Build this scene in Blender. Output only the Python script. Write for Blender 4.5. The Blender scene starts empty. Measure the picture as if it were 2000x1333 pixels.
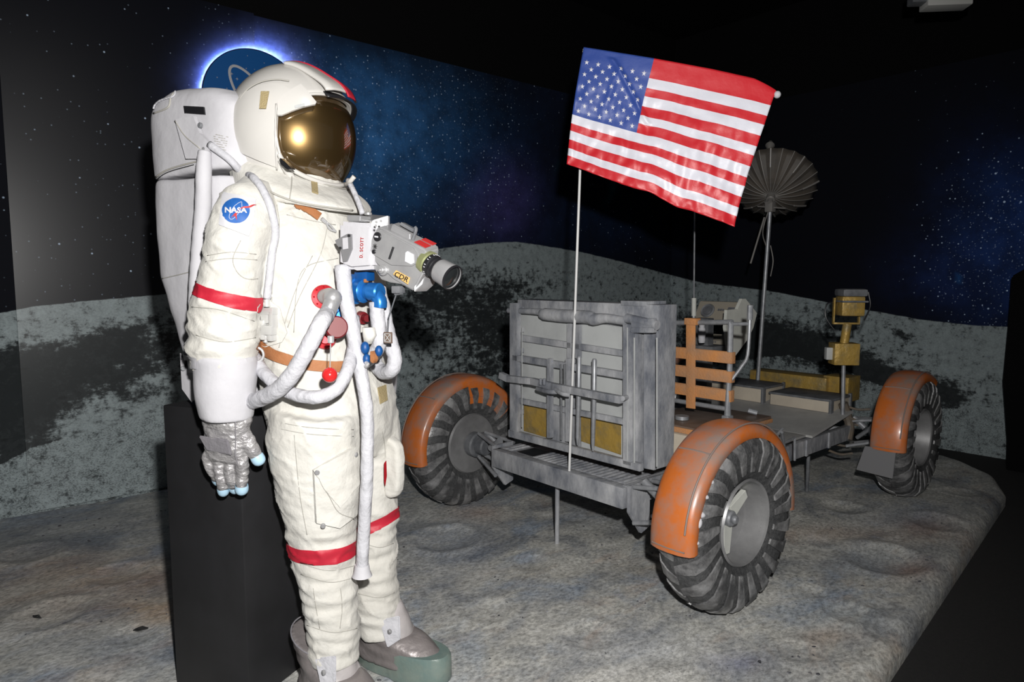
import bpy, bmesh, math, random
from mathutils import Vector, Matrix, noise
from mathutils.bvhtree import BVHTree
random.seed(7)
PI = math.pi
S = bpy.context.scene
COL = S.collection
# ------------------------------------------------------------------ camera, flash, world, exposure
F = 4000/3.0                      # focal length in pixels of a 2000 px wide frame
TH = math.atan(127/F)
H = 1.4
cd = bpy.data.cameras.new('camera'); cam = bpy.data.objects.new('camera', cd); COL.objects.link(cam)
cam.location = (0, 0, H); cam.rotation_euler = (PI/2-TH, 0, 0)
cd.sensor_width = 36; cd.lens = 24; cd.clip_start = 0.05
S.camera = cam
ld = bpy.data.lights.new('flash', 'SPOT'); fl = bpy.data.objects.new('flash', ld); COL.objects.link(fl)
ld.energy = 420; ld.spot_size = math.radians(118); ld.spot_blend = 0.75; ld.shadow_soft_size = 0.03; ld.color = (1, .98, .95)
fl.location = (0.10, -0.02, H+0.27); fl.rotation_euler = (PI/2-TH, 0, math.radians(6))
ld = bpy.data.lights.new('ceiling_lamp_light', 'AREA'); al = bpy.data.objects.new('ceiling_lamp_light', ld); COL.objects.link(al)
ld.energy = 6; ld.size = 0.3; ld.shape = 'DISK'; ld.color = (1, .97, .93)
al.location = (0.4, 1.0, 3.35); al.rotation_euler = (math.radians(12), 0, 0)
W = bpy.data.worlds.new('world'); S.world = W; W.use_nodes = True
W.node_tree.nodes['Background'].inputs[0].default_value = (.85, .9, 1, 1)
W.node_tree.nodes['Background'].inputs[1].default_value = 0.02
S.view_settings.view_transform = 'Standard'; S.view_settings.look = 'None'
S.view_settings.exposure = 0.0; S.view_settings.gamma = 1; S.view_settings.use_curve_mapping = False

# ------------------------------------------------------------------ frames and measuring
CT, ST = math.cos(TH), math.sin(TH)
def ray(x, y):
    a = (x-1000)/F; b = (666.5-y)/F
    return Vector((a, CT+b*ST, -ST+b*CT))
def proj(p):
    dz = p[2]-H; d = p[1]*CT-dz*ST
    return (1000+F*p[0]/d, 666.5-F*(p[1]*ST+dz*CT)/d)
CAM = Vector((0, 0, H))
class Frame:
    def __init__(s, loc, ang):
        s.o = Vector((loc[0], loc[1], 0)); s.ang = ang
        s.M = Matrix.Translation(s.o) @ Matrix.Rotation(ang, 4, 'Z'); s.I = s.M.inverted()
        s.c = s.I @ CAM
    def r(s, x, y): return (s.I.to_3x3() @ ray(x, y))
    def at(s, px, py, x=None, y=None, z=None):
        d = s.r(px, py); c = s.c
        if x is not None: t = (x-c.x)/d.x
        elif y is not None: t = (y-c.y)/d.y
        else: t = (z-c.z)/d.z
        return c+d*t
ROV = Frame((0.872, 2.786), math.radians(41))     # x along the rover, y across it
AST = Frame((-0.5, 2.2), math.radians(-28))       # x where the astronaut faces, y to the astronaut's left

# ------------------------------------------------------------------ materials
def newmat(name):
    m = bpy.data.materials.new(name); m.use_nodes = True
    nt = m.node_tree; b = nt.nodes['Principled BSDF']
    return m, nt, b
def N(nt, t, **k):
    n = nt.nodes.new(t)
    for a, v in k.items(): setattr(n, a, v)
    return n
def c4(c): return (c[0], c[1], c[2], 1)
def mat(name, col, rough=.6, metal=0, col2=None, nscale=6, bump=0, bscale=60, stretch=(1,1,1), thr=(.35,.65), spec=.5, trans=0, coat=0, bdist=.01, sheen=0, col3=None):
    m, nt, b = newmat(name)
    b.inputs['Roughness'].default_value = rough; b.inputs['Metallic'].default_value = metal
    b.inputs['Specular IOR Level'].default_value = spec
    b.inputs['Base Color'].default_value = c4(col)
    if trans: b.inputs['Transmission Weight'].default_value = trans
    if coat: b.inputs['Coat Weight'].default_value = coat; b.inputs['Coat Roughness'].default_value = .15
    if sheen: b.inputs['Sheen Weight'].default_value = sheen
    if col2 or bump:
        tc = N(nt, 'ShaderNodeTexCoord'); mp = N(nt, 'ShaderNodeMapping'); mp.inputs['Scale'].default_value = stretch
        nt.links.new(tc.outputs['Object'], mp.inputs[0])
    if col2:
        n = N(nt, 'ShaderNodeTexNoise'); n.inputs['Scale'].default_value = nscale; n.inputs['Detail'].default_value = 8; n.inputs['Roughness'].default_value = .65
        r = N(nt, 'ShaderNodeValToRGB'); nt.links.new(mp.outputs[0], n.inputs['Vector'])
        r.color_ramp.elements[0].position = thr[0]; r.color_ramp.elements[1].position = thr[1]
        r.color_ramp.elements[0].color = c4(col); r.color_ramp.elements[1].color = c4(col2)
        if col3: e = r.color_ramp.elements.new(min(.98, thr[1]+.12)); e.color = c4(col3)
        nt.links.new(n.outputs['Fac'], r.inputs[0]); nt.links.new(r.outputs[0], b.inputs['Base Color'])
    if bump:
        n = N(nt, 'ShaderNodeTexNoise'); n.inputs['Scale'].default_value = bscale; n.inputs['Detail'].default_value = 5
        u = N(nt, 'ShaderNodeBump'); u.inputs['Strength'].default_value = bump; u.inputs['Distance'].default_value = bdist
        nt.links.new(mp.outputs[0], n.inputs['Vector']); nt.links.new(n.outputs['Fac'], u.inputs['Height']); nt.links.new(u.outputs[0], b.inputs['Normal'])
    return m
M = {}
M['suit'] = mat('cream_fabric', (.50, .485, .445), .85, col2=(.57, .56, .525), nscale=5, bump=.55, bscale=16, bdist=.02, sheen=.1)
M['seam'] = mat('seam_fabric', (.34, .33, .30), .9)
M['white'] = mat('white_fabric', (.44, .435, .46), .8, col2=(.49, .485, .51), nscale=4, bump=.25, bscale=18, bdist=.012)
M['hose'] = mat('hose_fabric', (.42, .42, .45), .75, col2=(.48, .48, .51), nscale=9, bump=.8, bscale=26, bdist=.014)
M['shell'] = mat('helmet_shell', (.50, .485, .46), .3, col2=(.54, .525, .50), nscale=3, bump=.05, bscale=8, coat=.3)
M['red'] = mat('red_band', (.42, .012, .03), .55, bump=.25, bscale=30)
M['redmetal'] = mat('red_anodised', (.42, .012, .02), .28, metal=.35)
M['redball'] = mat('red_ball', (.55, .02, .02), .18)
M['bluemetal'] = mat('blue_anodised', (.02, .17, .52), .28, metal=.5)
M['silver'] = mat('silver_metal', (.35, .35, .355), .36, metal=.35, col2=(.29, .29, .30), nscale=12)
M['chrome'] = mat('chrome', (.55, .55, .56), .28, metal=.5)
M['brown'] = mat('brown_strap', (.30, .115, .04), .7, col2=(.36, .15, .06), nscale=25, bump=.2, bscale=200)
M['tan'] = mat('tan_hook_tape', (.34, .27, .14), .95, bump=.5, bscale=250)
M['black'] = mat('black_plastic', (.012, .012, .014), .4)
M['rubber'] = mat('black_rubber', (.02, .02, .02), .7)
M['glove'] = mat('glove_fabric', (.30, .29, .30), .38, metal=.35, col2=(.40, .39, .39), nscale=20, bump=1, bscale=22, stretch=(1, 1, 1.8), bdist=.02)
M['glovepad'] = mat('glove_pad', (.26, .25, .27), .45, metal=.3, bump=.35, bscale=60)
M['bluetip'] = mat('blue_fingertip_rubber', (.38, .56, .70), .45)
M['boot'] = mat('boot_satin', (.20, .18, .18), .42, metal=.35, col2=(.27, .245, .24), nscale=4, bump=.5, bscale=14, bdist=.02)
M['sole'] = mat('sole_silicone', (.12, .175, .165), .3, col2=(.19, .225, .195), nscale=8, bump=.3, bscale=30, spec=.6)
M['ped'] = mat('black_painted_board', (.009, .009, .010), .6, col2=(.014, .014, .016), nscale=5, bump=.06, bscale=12)
M['navy'] = mat('navy_print', (.0, .055, .21), .5)
M['patchblue'] = mat('patch_blue', (.01, .09, .33), .6)
M['patchwhite'] = mat('patch_white', (.52, .52, .55), .8)
M['label'] = mat('amber_label', (.62, .38, .13), .5)
M['ink'] = mat('black_ink', (.01, .01, .01), .6)
M['redink'] = mat('red_ink', (.42, .02, .02), .6)
# rover
M['rgrey'] = mat('dusty_grey_paint', (.12, .13, .155), .55, col2=(.40, .405, .42), nscale=5.5, bump=.5, bscale=26, thr=(.34, .66), stretch=(1.3, 1.3, .7), bdist=.008)
M['rgreyd'] = mat('dark_grey_paint', (.07, .075, .085), .6, col2=(.17, .175, .185), nscale=7, bump=.3, bscale=30, bdist=.006)
M['rpanel'] = mat('pale_dusty_panel', (.44, .455, .455), .6, col2=(.34, .35, .355), nscale=3.5, thr=(.45, .7))
M['rtube'] = mat('grey_tube_metal', (.36, .37, .39), .4, metal=.4, col2=(.22, .23, .25), nscale=18)
M['orange'] = mat('orange_fender_paint', (.52, .135, .025), .36, col2=(.27, .20, .17), nscale=4.2, thr=(.42, .64), bump=.1, bscale=12, coat=.15, col3=(.25, .22, .21))
M['fendseam'] = mat('fender_edge_wear', (.22, .17, .15), .6)
M['gold'] = mat('gold_foil', (.40, .26, .06), .45, metal=.25, col2=(.20, .17, .10), nscale=9, bump=.7, bscale=22, thr=(.45, .72))
M['tyre'] = mat('tyre_mesh', (.035, .036, .038), .55, col2=(.085, .086, .088), nscale=60, bump=.8, bscale=160, bdist=.004)
M['cleat'] = mat('tread_metal', (.075, .075, .078), .40, metal=.3, col2=(.33, .33, .335), nscale=8, bump=.4, bscale=40, thr=(.40, .62))
M['rim'] = mat('wheel_rim_metal', (.20, .20, .205), .42, metal=.45, col2=(.34, .34, .345), nscale=4)
M['web'] = mat('orange_webbing', (.52, .22, .07), .75, col2=(.36, .20, .11), nscale=6, bump=.3, bscale=90)
M['seatboard'] = mat('brown_seat_board', (.10, .065, .045), .55, col2=(.16, .12, .10), nscale=6)
M['cream'] = mat('cream_box_paint', (.52, .46, .37), .6, col2=(.44, .39, .32), nscale=5)
M['cream2'] = mat('pale_console_paint', (.62, .63, .58), .55, col2=(.50, .51, .48), nscale=6)
M['floorpan'] = mat('floor_pan_grey', (.42, .42, .41), .55, col2=(.30, .30, .30), nscale=4)
M['plate'] = mat('grey_plate_metal', (.22, .22, .23), .4, metal=.3)
M['darkred'] = mat('dark_red_anodised', (.13, .005, .008), .5, metal=.0)
M['beigepanel'] = mat('beige_instrument_panel', (.30, .27, .22), .55)
M['dish'] = mat('dark_mesh_dish', (.075, .062, .05), .6, col2=(.05, .045, .04), nscale=9)
M['dishrib'] = mat('dish_rib_metal', (.20, .19, .18), .5, metal=.2)
M['flagred'] = mat('flag_red_satin', (.60, .02, .03), .42, bump=.15, bscale=35)
M['flagwhite'] = mat('flag_white_satin', (.72, .72, .80), .42, bump=.15, bscale=35)
M['flagblue'] = mat('flag_blue_satin', (.035, .075, .32), .45, bump=.15, bscale=35)
M['carpet'] = mat('black_carpet', (.010, .010, .0105), .95, col2=(.016, .015, .015), nscale=80, bump=.6, bscale=300)
M['blackwall'] = mat('black_wall_paint', (.004, .004, .0043), .9, spec=.1)
M['fixture'] = mat('fixture_grey', (.45, .45, .43), .5)

# ------------------------------------------------------------------ mesh helpers
def tag(o, label=None, cat=None, group=None, kind=None):
    if label: o['label'] = label
    if cat: o['category'] = cat
    if group: o['group'] = group
    if kind: o['kind'] = kind
    return o
def obj(name, bm, m, parent=None, smooth=True, ang=35, sub=0, label=None):
    me = bpy.data.meshes.new(name)
    bmesh.ops.recalc_face_normals(bm, faces=bm.faces[:])
    bm.to_mesh(me); bm.free()
    for mm in (m if isinstance(m, (list, tuple)) else [m]): me.materials.append(mm)
    if smooth:
        me.polygons.foreach_set('use_smooth', [True]*len(me.polygons))
        me.set_sharp_from_angle(angle=math.radians(ang))
    o = bpy.data.objects.new(name, me); COL.objects.link(o)
    if parent: o.parent = parent
    if sub: s = o.modifiers.new('sub', 'SUBSURF'); s.levels = s.render_levels = sub
    if label: o['label'] = label
    return o
def empty(name, frame=None, loc=None):
    o = bpy.data.objects.new(name, None); COL.objects.link(o); o.empty_display_size = .1
    if frame: o.location = frame.o; o.rotation_euler = (0, 0, frame.ang)
    if loc: o.location = loc
    return o
def B(): return bmesh.new()
def basis(z, x=None):
    z = Vector(z).normalized()
    x = Vector(x) if x is not None else (Vector((0, 0, 1)) if abs(z.z) < .9 else Vector((1, 0, 0)))
    y = z.cross(x).normalized(); x = y.cross(z)
    return Matrix((x, y, z)).transposed()
def box(bm, c, s, R=None, bev=0.004, mi=0):
    t = bmesh.new(); bmesh.ops.create_cube(t, size=1)
    for v in t.verts: v.co = Vector((v.co.x*s[0], v.co.y*s[1], v.co.z*s[2]))
    if bev: bmesh.ops.bevel(t, geom=t.edges[:], offset=min(bev, min(s)*.45), segments=2, affect='EDGES', profile=.6)
    add(bm, t, Matrix.Translation(Vector(c)) @ (R.to_4x4() if R else Matrix()), mi)
def box2(bm, lo, hi, bev=.004, mi=0):
    lo = Vector(lo); hi = Vector(hi); box(bm, (lo+hi)/2, [abs(q) for q in (hi-lo)], None, bev, mi)
def add(bm, t, Mx=None, mi=0):
    if Mx is not None: bmesh.ops.transform(t, matrix=Mx, verts=t.verts[:])
    mp = {}
    for v in t.verts: mp[v] = bm.verts.new(v.co)
    for f in t.faces:
        try: nf = bm.faces.new([mp[v] for v in f.verts]); nf.material_index = mi if mi else f.material_index
        except ValueError: pass
    t.free()
def bar(bm, a, b, w, h, up=(0, 0, 1), bev=.002):
    a = Vector(a); b = Vector(b); d = b-a
    R = basis(d, up); box(bm, (a+b)/2, (h, w, d.length), R, bev)
def smoothpath(P, n=6):
    P = [Vector(p) for p in P]
    if len(P) < 3: return P
    out = []
    Q = [P[0]*2-P[1]]+P+[P[-1]*2-P[-2]]
    for i in range(1, len(Q)-2):
        a, b, c, d = Q[i-1:i+3]
        for k in range(n):
            t = k/n
            out.append(.5*((2*b)+(c-a)*t+(2*a-5*b+4*c-d)*t*t+(3*b-a-3*c+d)*t*t*t))
    out.append(P[-1]); return out
def tube(bm, P, r, seg=12, sm=0, cap=True, rib=0, mi=0):
    if sm: 
        k = len(P); P2 = smoothpath(P, sm)
        if isinstance(r, (list, tuple)):
            r = [r[min(k-1, int(i/sm))]*(1-(i/sm) % 1)+r[min(k-1, int(i/sm)+1)]*((i/sm) % 1) for i in range(len(P2))]
        P = P2
    P = [Vector(p) for p in P]
    n = len(P)
    if not isinstance(r, (list, tuple)): r = [r]*n
    x = None; rings = []
    for i in range(n):
        d = (P[min(i+1, n-1)]-P[max(i-1, 0)]).normalized()
        if x is None: R = basis(d); x = R.col[0].copy()
        y = d.cross(x).normalized(); x = y.cross(d)
        rr = r[i]
        ring = []
        for k in range(seg):
            q = 2*PI*k/seg
            e = rr
            if rib: e = rr*(1+rib*noise.noise(Vector((P[i].x*30+k*.2, P[i].y*30, P[i].z*30)))+rib*.5*math.sin(i*1.9))
            ring.append(bm.verts.new(P[i]+(x*math.cos(q)+y*math.sin(q))*e))
        rings.append(ring)
    for i in range(n-1):
        for k in range(seg):
            f = bm.faces.new((rings[i][k], rings[i][(k+1) % seg], rings[i+1][(k+1) % seg], rings[i+1][k])); f.material_index = mi
    if cap:
        for q in (rings[0][::-1], rings[-1]): f = bm.faces.new(q); f.material_index = mi
def cyl(bm, a, b, r, seg=24, r2=None, bev=0, mi=0):
    a = Vector(a); b = Vector(b)
    if bev:
        d = (b-a).normalized()*bev; r2_ = r if r2 is None else r2
        tube(bm, [a, a+d, b-d, b], [r-bev, r, r2_, r2_-bev], seg, mi=mi)
    else: tube(bm, [a, b], [r, r if r2 is None else r2], seg, mi=mi)
def lathe(bm, prof, o, ax, seg=48, arc=(0, 2*PI), xr=None, mi=0):
    """prof: (radius, height along ax)"""
    R = basis(ax, xr); o = Vector(o); full = abs(arc[1]-arc[0]-2*PI) < 1e-6
    n = seg if full else seg+1
    rings = []
    for i in range(n):
        q = arc[0]+(arc[1]-arc[0])*i/seg
        rings.append([bm.verts.new(o+R @ Vector((p[0]*math.cos(q), p[0]*math.sin(q), p[1]))) for p in prof])
    for i in range(seg):
        A_, B_ = rings[i], rings[(i+1) % n]
        for k in range(len(prof)-1):
            f = bm.faces.new((A_[k], B_[k], B_[k+1], A_[k+1])); f.material_index = mi
def ball(bm, c, r, seg=20, sc=(1, 1, 1)):
    t = bmesh.new(); bmesh.ops.create_uvsphere(t, u_segments=seg, v_segments=seg//2, radius=r)
    add(bm, t, Matrix.Translation(Vector(c)) @ Matrix.Diagonal((*sc, 1)))
def loft(bm, rings, seg=28, cap=True, power=2.0):
    """rings: (center Vector, xdir, ydir, rx, ry)"""
    RR = []
    for (c, xd, yd, rx, ry) in rings:
        c = Vector(c); xd = Vector(xd); yd = Vector(yd); r_ = []
        for k in range(seg):
            q = 2*PI*k/seg; cx = math.cos(q); sy = math.sin(q)
            e = 2/power
            r_.append(bm.verts.new(c+xd*(rx*math.copysign(abs(cx)**e, cx))+yd*(ry*math.copysign(abs(sy)**e, sy))))
        RR.append(r_)
    for i in range(len(RR)-1):
        for k in range(seg): bm.faces.new((RR[i][k], RR[i][(k+1) % seg], RR[i+1][(k+1) % seg], RR[i+1][k]))
    if cap: bm.faces.new(RR[0][::-1]); bm.faces.new(RR[-1])
X_, Y_, Z_ = Vector((1, 0, 0)), Vector((0, 1, 0)), Vector((0, 0, 1))
def prism(bm, pts, off, bev=0, mi=0):
    """closed outline of 3-D points pushed along off"""
    t = bmesh.new(); vs = [t.verts.new(Vector(p)) for p in pts]; f = t.faces.new(vs)
    r = bmesh.ops.extrude_face_region(t, geom=[f])
    bmesh.ops.translate(t, vec=Vector(off), verts=[g for g in r['geom'] if isinstance(g, bmesh.types.BMVert)])
    if bev: bmesh.ops.bevel(t, geom=t.edges[:], offset=bev, segments=2, affect='EDGES')
    add(bm, t, None, mi)
def remesh(bm, voxel, smooth=4, disp=None, fac=.5):
    me = bpy.data.meshes.new('t'); bm.to_mesh(me); bm.free()
    o = bpy.data.objects.new('t', me); COL.objects.link(o)
    md = o.modifiers.new('r', 'REMESH'); md.mode = 'VOXEL'; md.voxel_size = voxel
    dg = bpy.context.evaluated_depsgraph_get(); e = o.evaluated_get(dg); m2 = e.to_mesh()
    out = bmesh.new(); out.from_mesh(m2); e.to_mesh_clear()
    bpy.data.objects.remove(o); bpy.data.meshes.remove(me)
    for _ in range(smooth): bmesh.ops.smooth_vert(out, verts=out.verts[:], factor=fac, use_axis_x=True, use_axis_y=True, use_axis_z=True)
    out.normal_update()
    if disp:
        mv = [(v, v.normal*disp(v.co, v.normal)) for v in out.verts]
        for v, d in mv: v.co += d
        out.normal_update()
    return out
def textmesh(s, size=1.0, bold=0, shear=0, spacing=1.0):
    cu = bpy.data.curves.new('t', 'FONT'); cu.body = s; cu.size = size; cu.align_x = 'CENTER'; cu.align_y = 'CENTER'
    cu.offset = bold; cu.shear = shear; cu.resolution_u = 3; cu.space_character = spacing
    o = bpy.data.objects.new('t', cu); COL.objects.link(o)
    dg = bpy.context.evaluated_depsgraph_get(); e = o.evaluated_get(dg); m2 = e.to_mesh()
    b = bmesh.new(); b.from_mesh(m2); e.to_mesh_clear(); bpy.data.objects.remove(o)
    return b
def cutgrid(bm, step):
    xs = [v.co.x for v in bm.verts]; ys = [v.co.y for v in bm.verts]
    x = math.floor(min(xs)/step)*step+step
    while x < max(xs):
        bmesh.ops.bisect_plane(bm, geom=bm.verts[:]+bm.edges[:]+bm.faces[:], plane_co=(x, 0, 0), plane_no=(1, 0, 0)); x += step
    y = math.floor(min(ys)/step)*step+step
    while y < max(ys):
        bmesh.ops.bisect_plane(bm, geom=bm.verts[:]+bm.edges[:]+bm.faces[:], plane_co=(0, y, 0), plane_no=(0, 1, 0)); y += step
class Target:
    """surface of a thing, to lay straps, patches and hoses on"""
    def __init__(s, frame, bms): 
        vs = []; fs = []
        for b in bms:
            n = len(vs); b.verts.index_update()
            vs += [v.co.copy() for v in b.verts]; fs += [[v.index+n for v in f.verts] for f in b.faces]
        s.t = BVHTree.FromPolygons(vs, fs); s.f = frame; s.last = None
    def hit(s, x, y, fb=None):
        d = s.f.r(x, y).normalized(); r = s.t.ray_cast(s.f.c, d)
        if r[0] is None:
            if fb is None: return None, None
            return s.f.at(x, y, y=fb), -d
        n = r[1]
        if n.dot(d) > 0: n = -n
        return r[0], n
    def p(s, x, y, off=0, fb=None):
        h, n = s.hit(x, y, fb)
        if h is None:
            h, n = s.t.find_nearest(s.f.at(x, y, y=-.15))[:2]
        return h+n*off
def plane_poly(pts):
    b = bmesh.new(); b.faces.new([b.verts.new((p[0], p[1], 0)) for p in pts]); return b
def lay(b, tgt, off=.002, thick=.003, step=7, fb=None):
    """lay a flat drawing onto the surface, with a thickness"""
    if step: cutgrid(b, step)
    bmesh.ops.remove_doubles(b, verts=b.verts[:], dist=.01)
    info = {}
    for v in b.verts:
        h, n = tgt.hit(v.co.x, v.co.y, fb)
        if h is None: h, n = tgt.t.find_nearest(tgt.f.at(v.co.x, v.co.y, y=-.15))[:2]
        info[v.index if False else v] = (h, n)
    for v, (h, n) in info.items(): v.co = h+n*off
    if thick:
        nn = {v: n for v, (h, n) in info.items()}
        av = sum((n for n in nn.values()), Vector())
        av.normalize()
        r = bmesh.ops.extrude_face_region(b, geom=b.faces[:])
        for g in r['geom']:
            if isinstance(g, bmesh.types.BMVert): g.co += av*thick
    return b
# ------------------------------------------------------------------ printed backdrop
def lerp_tab(tab, x):
    if x <= tab[0][0]: return tab[0][1]
    for (a, p), (b, q) in zip(tab, tab[1:]):
        if x <= b: return p+(q-p)*(x-a)/(b-a)
    return tab[-1][1]
HZ = [(-400, 640), (0, 612), (60, 600), (150, 590), (320, 576), (500, 545), (700, 512), (830, 490), (900, 481), (960, 474), (1010, 473), (1060, 480), (1130, 492), (1200, 508), (1300, 535), (1370, 553), (1440, 561), (1500, 568), (1600, 588), (1700, 607), (1800, 625), (1900, 636), (1990, 640), (2400, 650)]
# dark and light reaches of the printed ground: x, y, half width, half height, tilt in degrees, strength
DK = [(120, 730, 140, 60, -18, .9), (240, 650, 120, 40, -15, .5), (20, 770, 90, 80, 0, 2.2), (200, 700, 120, 40, -25, .9), (270, 720, 120, 30, -25, .7), (10, 830, 50, 60, 0, .9), (300, 760, 60, 22, -25, .4),
      (880, 590, 110, 60, 10, .95), (990, 640, 60, 70, 0, .7), (840, 560, 60, 50, 0, .5), (960, 700, 110, 60, -10, .55), (820, 680, 60, 40, 0, .3), (1000, 560, 50, 20, 0, .5), (935, 520, 30, 8, 10, .4),
      (1350, 640, 120, 60, 5, .7), (1530, 655, 110, 38, 12, .95), (1600, 700, 110, 26, 16, 1.3), (1720, 740, 150, 26, 16, 1.3), (1500, 690, 90, 30, 10, .9), (1760, 655, 26, 7, 25, 1.2), (1850, 765, 70, 26, 14, .8), (1420, 690, 80, 30, 0, .8), (1620, 620, 60, 14, 12, .4), (1810, 690, 60, 16, 10, .3),
      (1560, 735, 160, 26, 12, -.9), (1900, 820, 120, 45, 5, -.6), (1900, 680, 120, 40, 5, -.5), (1680, 640, 80, 20, 10, -.4), (230, 870, 200, 50, -10, -.8), (180, 610, 200, 22, -6, -.6), (1000, 500, 160, 16, 2, -.8), (760, 640, 60, 60, 0, -.1), (1420, 590, 120, 20, 6, -.5)]
RG = [(-400, 1000), (0, 909), (62, 875), (156, 850), (250, 822), (325, 812), (420, 800), (600, 790), (760, 760), (1000, 730), (1300, 722), (1469, 700), (1544, 694), (1637, 719), (1712, 750), (1825, 800), (1900, 795), (1975, 781), (2400, 760)]
RGS = [(-400, .9), (330, .9), (500, .3), (800, .5), (1300, .5), (1450, .6), (1560, 1.5), (1700, 1.6), (1850, .9), (1900, .35), (2400, .3)]
NEB = [(760, 250, 130, 110, 0, (.020, .080, .20)), (700, 330, 90, 150, 0, (.015, .060, .15)), (850, 330, 170, 150, 0, (.003, .020, .06)), (985, 385, 60, 70, 0, (.028, .016, .075)), (940, 420, 80, 60, 0, (.014, .012, .04)), (620, 150, 120, 50, 10, (.01, .05, .14)),
       (1985, 460, 120, 150, 0, (.010, .035, .15)), (1850, 540, 110, 60, 0, (.004, .010, .045)), (1200, 430, 160, 70, 0, (.002, .008, .025)), (1080, 180, 60, 60, 0, (.002, .004, .012))]
def blob(x, y, cx, cy, rx, ry, an):
    a = math.radians(an); dx = x-cx; dy = y-cy
    u_ = (dx*math.cos(a)+dy*math.sin(a))/rx; v_ = (-dx*math.sin(a)+dy*math.cos(a))/ry
    return math.exp(-(u_*u_+v_*v_)*.9)
def mural_art(p):
    """what is printed at this place: height above the skyline, darkness of the ground, colour and stars of the sky"""
    w = ROV.M @ p
    if w.y < .4: return 1, 0, (0, 0, 0), .3, 1, 0
    x, y = proj(w)
    x = max(-600, min(2600, x))
    d = (lerp_tab(HZ, x)-y)/100
    b = sum(blob(x, y, *q[:5])*q[5] for q in DK)
    c = Vector((0, 0, 0))
    for q in NEB: c += Vector(q[5])*blob(x, y, *q[:5])
    # pale blue corona round the emblem, its halo glow put into the print colour
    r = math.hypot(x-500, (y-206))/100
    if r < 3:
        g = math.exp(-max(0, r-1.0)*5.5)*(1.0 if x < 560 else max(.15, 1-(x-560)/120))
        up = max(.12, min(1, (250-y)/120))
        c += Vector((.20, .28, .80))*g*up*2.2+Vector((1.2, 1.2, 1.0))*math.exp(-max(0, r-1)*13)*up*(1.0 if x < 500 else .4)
    # teal crescent of a far planet
    rr = math.hypot(x-1140, y-358); 
    cr = math.exp(-((rr-58)/7)**2)
    an = math.atan2(y-358, x-1140)
    c += Vector((.004, .055, .065))*cr*(math.exp(-(an/.7)**2)*1.2+math.exp(-((abs(an+2.1))/.5)**2)*.6)
    if math.hypot(x-1871, y-546) < 8: c += Vector((.01, .07, .2))
    s = .16+2.6*min(.3, c.z)+(.30 if 650 < x < 1020 and 100 < y < 420 else 0)+.6*math.exp(-(((x-780)/110)**2+((y-290)/90)**2))+.25*math.exp(-(max(0, 1960-x)/110)**2-(max(0, 430-y)/110)**2)
    if 1050 < x < 1780: s *= .55
    if x < 560: s = .045+.05*max(0, min(1, (y-260)/200))+(.10 if x > 380 and y < 200 else 0)
    rg = (lerp_tab(RG, x)-y)/100
    bd = lerp_tab(RGS, x)*math.exp(-max(0, rg)/.30)
    return d, b, c*1.5, s, rg, bd
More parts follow.
